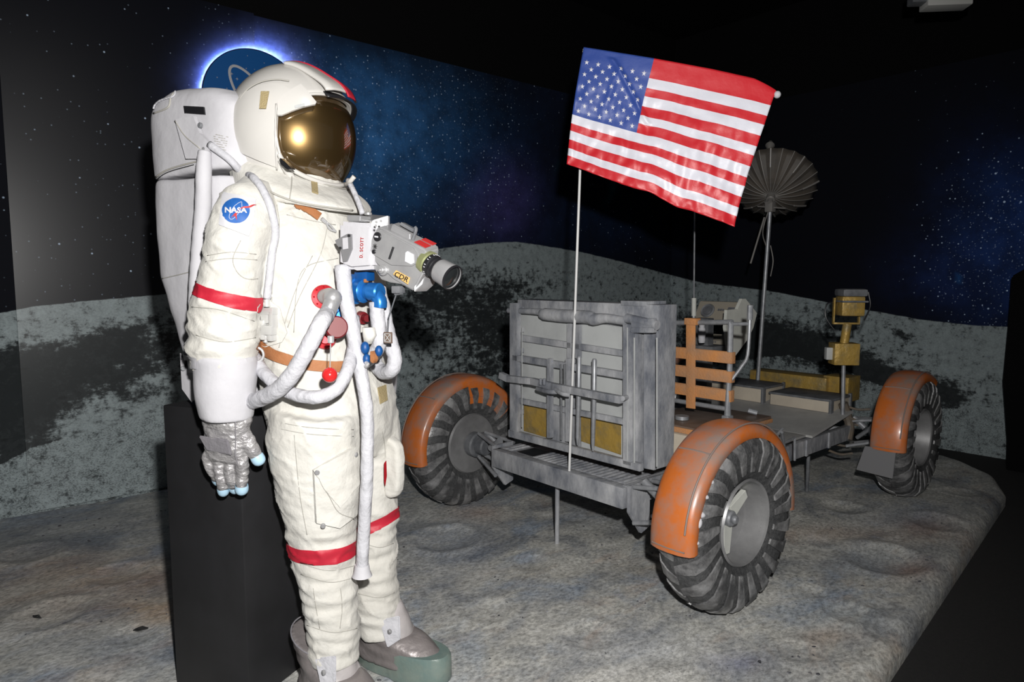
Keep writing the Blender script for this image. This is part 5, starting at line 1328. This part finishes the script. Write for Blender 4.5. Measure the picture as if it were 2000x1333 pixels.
o = obj('brim', b, M['black'], hel, ang=60); s = o.modifiers.new('s', 'SOLIDIFY'); s.thickness = .004; s.offset = 0
# collar: soft skirt from helmet down to the chest
b = B(); 
rings = [(Vector((-.285, 0, 1.775)), Vector((.93, 0, -.36)), Y_, .17, .178), (Vector((-.265, 0, 1.738)), Vector((.94, 0, -.33)), Y_, .196, .20), (Vector((-.235, 0, 1.697)), Vector((.955, 0, -.28)), Y_, .222, .212), (Vector((-.215, 0, 1.662)), Vector((.97, 0, -.22)), Y_, .222, .21), (Vector((-.212, 0, 1.640)), Vector((.97, 0, -.20)), Y_, .212, .20)]
loft(b, rings, 40, power=2.2)
col_ = remesh(b, .006, 3, lambda p, n: noise.noise(Vector((p.x*9, p.y*9, p.z*12)))*.008+noise.noise(p*22)*.002)
CT_ = Target(AST, [col_, body]); cb = obj('collar', col_.copy(), M['shell'] if 0 else M['suit'], hel, ang=180)
def clay(poly, off, th, name, m, tgt=None, par=None, step=7): return obj(name, lay(plane_poly(poly), tgt or CT_, off, th, step, 0), m, par or cb, ang=35)
clay([(607, 354), (619, 358), (621, 381), (609, 377)], .002, .003, 'hook_tape', M['tan'])
b = B(); tube(b, px_line(CT_, [(520, 372), (560, 388), (600, 398), (645, 405), (688, 411)], .003, 0, 6), .003, 7); obj('collar_edge', b, M['seam'], cb, ang=180)
b = B(); tube(b, px_line(CT_, [(570, 340), (569, 365), (566, 388)], .002, 0, 6), .0018, 7); tube(b, px_line(CT_, [(572, 338), (610, 352), (650, 366), (680, 372)], .003, 0, 6), .003, 7); obj('collar_seam', b, M['seam'], cb, ang=180)
# lower lip of the helmet under the visor
b = B(); P = [hd(dirv(*rim(2*PI*k/72)), 1.03) for k in range(40, 69)]; tube(b, P, .012, 10); obj('chin_ring', b, M['shell'], hel, ang=180)
b = B(); tube(b, px_line(HT, [(545, 300), (553, 314), (566, 327), (590, 341), (625, 355), (655, 361), (680, 357), (692, 345)], .004, 0, 6), .0075, 10); obj('chin_lip', b, M['shell'], hel, ang=180)
b = B(); prism(b, [ap(x, y, -.19) for x, y in ((545, 308), (556, 316), (569, 330), (560, 331), (548, 321))], (0, .02, 0), .002); obj('latch', b, M['black'], hel)
b = B(); tube(b, [ap(680, 352, .02), ap(690, 372, .0), ap(700, 395, -.02), ap(708, 418, -.03)], .0085, 12, 4); obj('drink_tube', b, M['hose'], hel, ang=180)
# ---- straps on the suit
def strap(pts, w, name, m, off=.004, th=.004, par=None, tgt=None):
    P = smoothpath([Vector((p[0], p[1], 0)) for p in pts], 5); L_ = []; R_s = []
    for i, p in enumerate(P):
        d = (P[min(i+1, len(P)-1)]-P[max(i-1, 0)]).normalized(); n = Vector((-d.y, d.x, 0)); L_.append(p+n*w/2); R_s.append(p-n*w/2)
    b = plane_poly([(p.x, p.y) for p in L_+R_s[::-1]]); return obj(name, lay(b, tgt or SUIT, off, th, 8, -.1), m, par or ast, ang=40)
st = strap([(577, 401), (598, 411), (622, 427)], 14, 'neck_strap', M['brown'], .009)
b = B(); q = SUIT.p(625, 431, .012); q2 = SUIT.p(652, 456, .012); d = (q2-q); tube(b, [q, q+d*.3], .006, 10); tube(b, [q+d*.3, q+d*.55+Vector((0, -.004, .006)), q2], .003, 8, 4); tube(b, [q+d*.3, q+d*.6+Vector((0, -.004, -.008)), q2], .003, 8, 4); obj('snap_hook', b, M['chrome'], st)
strap([(504, 672), (530, 690), (560, 702), (600, 712), (640, 716), (680, 716)], 21, 'waist_strap', M['brown'], .004)
# ---- connectors and hoses
def hitn(x, y, fb=-.1): return SUIT.hit(x, y, fb)
def connector(x, y, r, h1, name, m, nv=None, seat=True):
    h, n = hitn(x, y); n = Vector(nv).normalized() if nv else n
    b = B(); lathe(b, [(0, h1), (r*.55, h1), (r*.62, h1-.004), (r*.62, h1*.55), (r, h1*.45), (r*1.04, h1*.3), (r*1.04, .0), (r*1.12, -.004), (r*1.12, -.03)], h, n, 36)
    for k in range(8):
        q = 2*PI*k/8; R = basis(n); p = h+R @ Vector((r*.82*math.cos(q), r*.82*math.sin(q), h1*.48)); ball(b, p, r*.09, 8)
    return obj(name, b, m, ast, ang=40), h, n
nv1 = Vector((.75, -.62, .12))
c1o, h1, n1 = connector(632, 581, .036, .030, 'hose_connector', M['redmetal'], nv1)
b = B(); e0 = h1+n1*.02; tube(b, [e0, e0+n1*.03+Vector((.02, 0, .0)), ap(648, 590, h1.y-.06), ap(640, 612, h1.y-.075)], .023, 18, 5); ball(b, ap(650, 583, h1.y-.055), .027, 18); obj('elbow', b, M['silver'], c1o, ang=60)
def hose(pts, r, name='hose', m=None, off=None, tgt=None, fb=-.15, seg=16, n=5, rib=.03):
    b = B(); tube(b, px_line(tgt or SUIT, pts, off if off is not None else r*1.05, fb, n), r, seg, rib=rib); return obj(name, b, m or M['hose'], ast, ang=180)
P = [ap(639, 612, h1.y-.075), ap(626, 632, -.29), ap(609, 665, -.31), ap(590, 700, -.325), ap(568, 735, -.33), ap(542, 762, -.33), ap(512, 778, -.32), ap(490, 785, -.30)]
b = B(); tube(b, P, .0235, 18, 5, rib=.06); obj('hose', b, M['hose'], ast, ang=180)
P = [ap(480, 672, -.18), ap(498, 700, -.24), ap(515, 728, -.27), ap(545, 755, -.285), ap(580, 772, -.285), ap(620, 776, -.28), ap(655, 762, -.24), ap(676, 730, -.20), ap(688, 690, -.14), ap(692, 650, -.09), ap(690, 620, -.07)]
b = B(); tube(b, P, .0195, 18, 5, rib=.06); obj('hose', b, M['hose'], ast, ang=180)
# second red connector with the pull cord and ball
c2o, h2, n2 = connector(634, 660, .033, .02, 'hose_connector', M['redmetal'], nv1)
b = B(); cc = ap(656, 640, h2.y-.035); cyl(b, cc-n1*.035, cc+n1*.020, .033, 32, bev=.004); obj('relief_valve', b, M['darkred'], c2o, ang=25)
b = B(); a_ = ap(646, 662, -.30); z_ = ap(644, 733, -.30); cyl(b, a_+Vector((0, 0, .008)), a_-Vector((0, 0, .012)), .009, 16, bev=.002); tube(b, [a_, z_], .0016, 6); pc = obj('pull_cord', b, M['chrome'], c2o)
b = B(); ball(b, z_, .0212, 28); obj('pull_ball', b, M['redball'], pc, ang=180)
# blue connectors
c3o, h3, n3 = connector(668, 620, .036, .022, 'hose_connector', M['bluemetal'], nv1)
c4o, h4, n4 = connector(703, 621, .020, .05, 'purge_valve', M['darkred'], (.92, -.38, 0))
bl0 = ap(700, 569, -.07); bl1 = ap(741, 571, -.07)
b = B(); ax = (bl1-bl0).normalized()
lathe(b, [(0, -.02), (.040, -.02), (.042, -.012), (.040, -.006), (.034, -.004), (.034, .018), (.036, .022), (.030, .028), (.024, .03), (.024, .045), (.028, .048), (.028, .082), (.024, .086), (0, .086)], bl0, ax, 40)
bo = obj('hose_connector', b, M['bluemetal'], ast, ang=35)
b = B(); tube(b, [bl1+ax*-.02, bl1+Vector((0, 0, -.025)), bl1+Vector((0, 0, -.045))], .022, 18, 3); obj('elbow', b, M['bluemetal'], bo, ang=60)
b = B(); box(b, bl0+ax*.035+Vector((0, -.005, .033)), (.010, .014, .012), None, .003); obj('lock_tabs', b, M['brown'], bo)
b = B(); box(b, ap(712, 540, -.06), (.05, .04, .03), None, .006); box(b, ap(700, 548, -.06), (.03, .04, .04), None, .006); obj('mount_bracket', b, M['navy'], bo)
P = [ap(735, 590, -.07), ap(737, 620, -.07), ap(741, 655, -.065), ap(738, 680, -.06), ap(722, 700, -.05), ap(706, 712, -.04)]
b = B(); tube(b, P, .0225, 18, 5, rib=.05); obj('hose', b, M['hose'], ast, ang=180)
P = [ap(738, 560, -.02), ap(748, 600, -.01), ap(755, 640, .0), ap(764, 672, .0), ap(771, 700, .0), ap(766, 722, .0), ap(750, 728, .02), ap(735, 715, .03), ap(728, 695, .03)]
b = B(); tube(b, P, .0235, 18, 5, rib=.08); obj('hose', b, M['hose'], ast, ang=180)
# centre hose hanging from the chest box to the shin
P = [ap(669, 520, -.12), ap(671, 545, -.125), ap(676, 585, -.135), ap(684, 625, -.135), ap(692, 665, -.135), ap(700, 705, -.135), ap(709, 750, -.135), ap(716, 800, -.135), ap(718, 850, -.135), ap(717, 900, -.135), ap(716, 950, -.135), ap(713, 1000, -.135), ap(710, 1050, -.135), ap(708, 1090, -.135), ap(707, 1112, -.135)]
b = B(); tube(b, P, [.024, .024, .023, .022, .021, .021, .020, .0195, .019, .019, .019, .019, .019, .019, .018], 18, 4, rib=.05); ch = obj('centre_hose', b, M['hose'], ast, ang=180)
b = B(); tube(b, [P[-1]+Vector((0, 0, .014)), P[-1]-Vector((0, 0, .008)), P[-1]-Vector((0, 0, .022)), P[-1]-Vector((0, 0, .016))], [.022, .025, .031, .024], 20); obj('hose_end_cuff', b, M['white'], ch, ang=60)
# small fittings at the front right edge
b = B(); 
for x, y, s in ((713, 680, .014), (716, 702, .012), (740, 686, .012)): ball(b, ap(x, y, -.13), s, 12, (1, 1, 1.4))
o = obj('toggle', b, M['navy'], ast)
b = B(); prism(b, [ap(x, y, -.15) for x, y in ((722, 686), (729, 690), (731, 705), (727, 711), (722, 706))], (0, .02, 0), .002); obj('leather_tab', b, M['brown'], ast)
b = B(); tube(b, [ap(712, 704, -.13), ap(718, 712, -.14), ap(714, 716, -.14)], .006, 8, 3); obj('clip', b, M['chrome'], ast)
b = B(); loft(b, [(ap(720, 640, -.10), X_, Y_, .02, .02), (ap(722, 655, -.10), X_, Y_, .022, .02), (ap(719, 672, -.10), X_, Y_, .012, .012)], 14); obj('cord_pouch', b, M['suit'], ast, ang=180)
# silver hardware and ring by the right hip
b = B(); P = [SUIT.p(526, 584, .012, -.2), SUIT.p(527, 596, .014, -.2)]; tube(b, P, .010, 14)
def sp(x, y, o=.016): return SUIT.p(x, y, o, -.2)
for x, y, w, h in ((534, 606, .05, .022), (528, 622, .03, .036), (539, 622, .016, .05), (531, 642, .045, .03), (524, 640, .016, .06), (538, 650, .018, .04), (530, 655, .035, .014)): box(b, sp(x, y), (w, .024, h), None, .004)
tube(b, [sp(527, 652), sp(526, 672)], .006, 10); rh = obj('tube_fitting', b, mat('pale_metal', (.55, .55, .54), .35, metal=.3), ast)
b = B(); rc = sp(525, 684, .045); Rr = basis(Vector((.65, -.76, 0))); tube(b, [rc+Rr @ Vector((.0225*math.cos(2*PI*k/28), .0225*math.sin(2*PI*k/28), 0)) for k in range(29)], .0042, 8, cap=False); obj('pull_ring', b, M['chrome'], rh, ang=180)
clay2 = lambda poly, off, th, name, m: obj(name, lay(plane_poly(poly), SUIT, off, th, 7, -.15), m, suit, ang=35)
clay2([(503, 600), (520, 580), (548, 602), (562, 650), (552, 668), (520, 678), (500, 668)], .002, .006, 'hip_flap', M['suit'])
# ---- chest control unit with the camera bracket
cu = empty('chest_unit', None); cu.parent = ast
def cpt(x, y, Y=-.130): return ap(x, y, Y)
p = [cpt(659, 432), cpt(724, 436), cpt(726, 526), cpt(686, 529), (cpt(659, 518))]
b = B(); prism(b, p, (0, .15, 0), .012); cbm = b.copy(); bx = obj('control_box', b, M['white'], cu, ang=60)
BXT = Target(AST, [cbm])
text_px('D. SCOTT', 709, 484, 6.0, -87, BXT, .0052, .0006, M['redink'], 'name_lettering', bx, .012, .88, spacing=1.25)
b = plane_poly([(657, 470), (683, 457), (689, 458), (690, 487), (680, 511), (674, 512), (669, 488), (660, 478)]); obj('bracket_plate', lay(b, BXT, .002, .008, 0, -.130), M['plate'], bx)
b = plane_poly([(674, 466), (684, 464), (685, 486), (675, 488)]); obj('bracket_cutout', lay(b, BXT, .0105, .001, 0, -.130), M['white'], bx)
b = B()
for x, y in ((687, 461), (670, 485)): h, n = BXT.hit(x, y, -.130); cyl(b, h+n*.010, h+n*.014, .004, 12)
obj('screw', b, M['black'], bx)
b = B(); prism(b, [cpt(676, 420), cpt(704, 421), cpt(703, 433), cpt(678, 433)], (0, .05, 0), .003); obj('top_clamp', b, M['silver'], cu)
# mounting plates
b = B(); prism(b, [cpt(727, 430, -0.115), cpt(757, 421, -0.085), cpt(757, 441, -0.085), cpt(735, 455, -0.105), cpt(722, 500, -0.105), cpt(722, 440, -0.115)], (0, .012, 0), .002)
br = obj('camera_bracket', b, M['silver'], cu)
b = B(); prism(b, [cpt(704, 430, -0.105), cpt(725, 419, -0.015), cpt(757, 422, -0.015), cpt(727, 431, -0.105)], (0, 0, -.004), .001); cyl(b, cpt(719, 421, -0.035), cpt(719, 415, -0.035), .012, 16, bev=.002); obj('top_plate', b, M['silver'], br)
b = B()
for x, y in ((735, 434), (744, 432), (734, 441)): q = cpt(x, y, -.19); ball(b, q, .0035, 8)
obj('rivet', b, M['chrome'], br)
b = B(); prism(b, [cpt(722, 470, -0.105), cpt(729, 500, -0.105), cpt(765, 522, -0.110), cpt(790, 556, -0.110), cpt(762, 552, -0.110), cpt(744, 546, -0.110), cpt(730, 524, -0.105), cpt(720, 492, -0.105)], (0, .01, 0), .002); obj('lower_plate', b, M['silver'], br)
# film camera: box along its own axis
CY = -.115
TLc, TRc, BRc, BLc = cpt(735, 445, CY), cpt(828, 497, CY), cpt(807, 570, CY), cpt(765, 545, CY)
film = empty('film_camera', None); film.parent = ast
side = [cpt(x, y, CY) for x, y in ((731, 452), (737, 444), (746, 446), (829, 488), (833, 494), (828, 530), (807, 570), (768, 548), (730, 512), (722, 490))]
b = B(); prism(b, side, (.006, .058, .016), .005); fbm = b.copy(); fb_ = obj('camera_case', b, M['silver'], film, ang=50); FT = Target(AST, [fbm])
def flay(poly, off, th, name, m, step=0): return obj(name, lay(plane_poly(poly), FT, off, th, step, CY), m, fb_, ang=35)
pn = flay([(732, 456), (739, 450), (748, 452), (808, 484), (817, 498), (815, 515), (806, 520), (766, 518), (732, 498), (726, 490), (727, 470)], .001, .004, 'side_panel', M['silver'])
b = B()
for x, y, r in ((740, 463, .0135), (733, 492, .0065)): h, n = FT.hit(x, y, CY); cyl(b, h+n*.003, h+n*.009, r, 24, bev=.001); obj('dial', b, M['black'], fb_); b = B()
b = B(); h, n = FT.hit(735, 482, CY); R = basis(n)
for k in range(4): q = k*PI/4; d = R @ Vector((math.cos(q), math.sin(q), 0)); bar(b, h+n*.006-d*.008, h+n*.006+d*.008, .0016, .001, n, 0)
obj('sun_mark', b, M['ink'], fb_, smooth=False)
b = plane_poly([(736, 461), (743, 462), (743, 465), (736, 464)]); obj('dial_mark', lay(b, FT, .010, .001, 0, CY), M['patchwhite'], fb_)
b = B(); h1_, n_ = FT.hit(771, 483, CY); h2_, _ = FT.hit(763, 506, CY); tube(b, [h1_+n_*.006, h2_+n_*.006], .0035, 10); obj('slot', b, M['black'], fb_)
b = plane_poly([(795, 494), (799, 491), (810, 497), (811, 514), (806, 517), (794, 511)]); obj('side_window', lay(b, FT, .005, .003, 0, CY), M['patchwhite'], fb_)
b = B(); h, n = FT.hit(751, 528, CY); cyl(b, h, h+n*.012, .016, 28, bev=.002); cyl(b, h+n*.01, h+n*.02, .010, 24, bev=.002); cyl(b, h+n*.018, h+n*.026, .005, 16, bev=.001); obj('crank_knob', b, M['silver'], fb_)
lb = plane_poly([(770, 536), (776, 528), (803, 543), (799, 556)]); lo = obj('amber_label', lay(lb, FT, .0045, .0012, 0, CY), M['label'], fb_)
text_px('CDR', 786.5, 541.5, 9.5, 27, FT, .0062, .0006, M['ink'], 'label_lettering', fb_, .015, 1.05)
# top details
tp0, tp1 = side[2], side[3]; ux = (tp1-tp0).normalized(); uz = Vector((-ux.z, 0, ux.x)); 
if uz.z < 0: uz = -uz
def ct_(s, y, o=0): return tp0.lerp(tp1, s)+Vector((.006, .058, .016))*(y/.085)+uz*o
b = B(); prism(b, [ct_(.12, .02, -.004), ct_(.12, .02, .018), ct_(.55, .02, .016), ct_(.60, .02, -.004)], (0, .032, .008), .003); obj('top_housing', b, M['silver'], fb_)
b = B(); bar(b, ct_(.30, .03, .028), ct_(.60, .03, .026), .02, .010, uz); tube(b, [ct_(.62, .03, .0), ct_(.62, .03, .03), ct_(.58, .03, .035)], .005, 8, 3); obj('sight_rail', b, M['rgreyd'], fb_)
b = B(); prism(b, [ct_(.72, .01, .002), ct_(.98, .01, .002), ct_(.98, .045, .002), ct_(.72, .045, .002)], uz*.0015, 0)
obj('red_label', b, M['redink'], fb_); b = B(); prism(b, [ct_(.72, .055, .002), ct_(.98, .055, .002), ct_(.98, .080, .002), ct_(.72, .080, .002)], uz*.0015, 0); obj('red_label', b, M['redink'], fb_)
# lens
L0 = cpt(834, 513, -0.090); L1 = cpt(884, 541, -0.090); ax = (L1-L0).normalized()
ax = Vector((ax.x, ax.y-.10, ax.z)).normalized()
LN = (L1-L0).length
b = B(); lathe(b, [(0, -.01), (.034, -.01), (.036, .004), (.036, .010), (.031, .014), (.031, .018)], L0, ax, 40); ln = obj('lens_mount', b, mat('olive_ring', (.30, .32, .16), .35, metal=.5), fb_, ang=40)
b = B(); lathe(b, [(.031, .010), (.033, .016), (.033, .026), (.030, .028), (.030, .036), (.027, .038), (.027, .052), (0, .052)], L0, ax, 40); lr = obj('focus_ring', b, M['black'], ln, ang=35)
b = B(); R = basis(ax)
for k in range(26):
    q = 2*PI*k/26
    if k % 3 == 2: continue
    bar(b, L0+R @ Vector((.0335*math.cos(q), .0335*math.sin(q), .019)), L0+R @ Vector((.0335*math.cos(q), .0335*math.sin(q), .024)), .002, .001, R @ Vector((math.cos(q), math.sin(q), 0)), 0)
obj('scale_marks', b, M['patchwhite'], lr, smooth=False)
b = B(); lathe(b, [(.026, .046), (.032, .050), (.0345, .056), (.0365, LN+.002), (.0365, LN+.008), (.033, LN+.008), (.033, LN-.006), (0, LN-.010)], L0, ax, 48); obj('lens_hood', b, M['silver'], ln, ang=35)
b = B(); lathe(b, [(.0372, LN+.004), (.0376, LN+.009), (.0335, LN+.010), (.0325, LN-.002), (0, LN+.000)], L0, ax, 48); obj('front_ring', b, M['black'], ln, ang=35)
m, nt, b_ = newmat('lens_glass'); b_.inputs['Base Color'].default_value = (.015, .017, .018, 1); b_.inputs['Roughness'].default_value = .05
b = B(); lathe(b, [(.0325, LN+.001), (.02, LN+.004), (0, LN+.006)], L0, ax, 40); obj('lens_glass', b, m, ln, ang=180)
# front hood plate and grip under the camera
b = B(); prism(b, [cpt(807, 548, CY+.0), cpt(830, 540, CY+.02), cpt(826, 556, CY+.02), cpt(809, 571, CY)], (0, .06, 0), .002); obj('front_foot', b, M['silver'], fb_)
b = B(); box(b, cpt(778, 566, -0.085), (.03, .03, .022), None, .004); tube(b, [cpt(772, 574, -0.085), cpt(785, 572, -0.085)], .006, 8); tube(b, [cpt(774, 575, -0.085), cpt(760, 618, -0.085)], .0022, 8); tube(b, [cpt(760, 618, -0.085), cpt(758, 650, -0.085)], .0014, 6); obj('tether', b, M['rgreyd'], film)
b = B(); q = cpt(758, 660, -0.085); box(b, q, (.030, .006, .034), None, .002); tg = obj('tether_tag', b, mat('brown_tag', (.13, .09, .07), .6), film)
b = B(); bar(b, q+Vector((-.009, -.0035, -.010)), q+Vector((.009, -.0035, .010)), .0015, .0008, (0, 1, 0), 0); bar(b, q+Vector((-.009, -.0035, .010)), q+Vector((.009, -.0035, -.010)), .0015, .0008, (0, 1, 0), 0)
for a_, c_ in (((-.011, .012), (.011, .012)), ((-.011, -.012), (.011, -.012)), ((-.011, -.012), (-.011, .012)), ((.011, -.012), (.011, .012))): bar(b, q+Vector((a_[0], -.0035, a_[1])), q+Vector((c_[0], -.0035, c_[1])), .0015, .0008, (0, 1, 0), 0)
obj('tag_mark', b, M['rpanel'], tg, smooth=False)
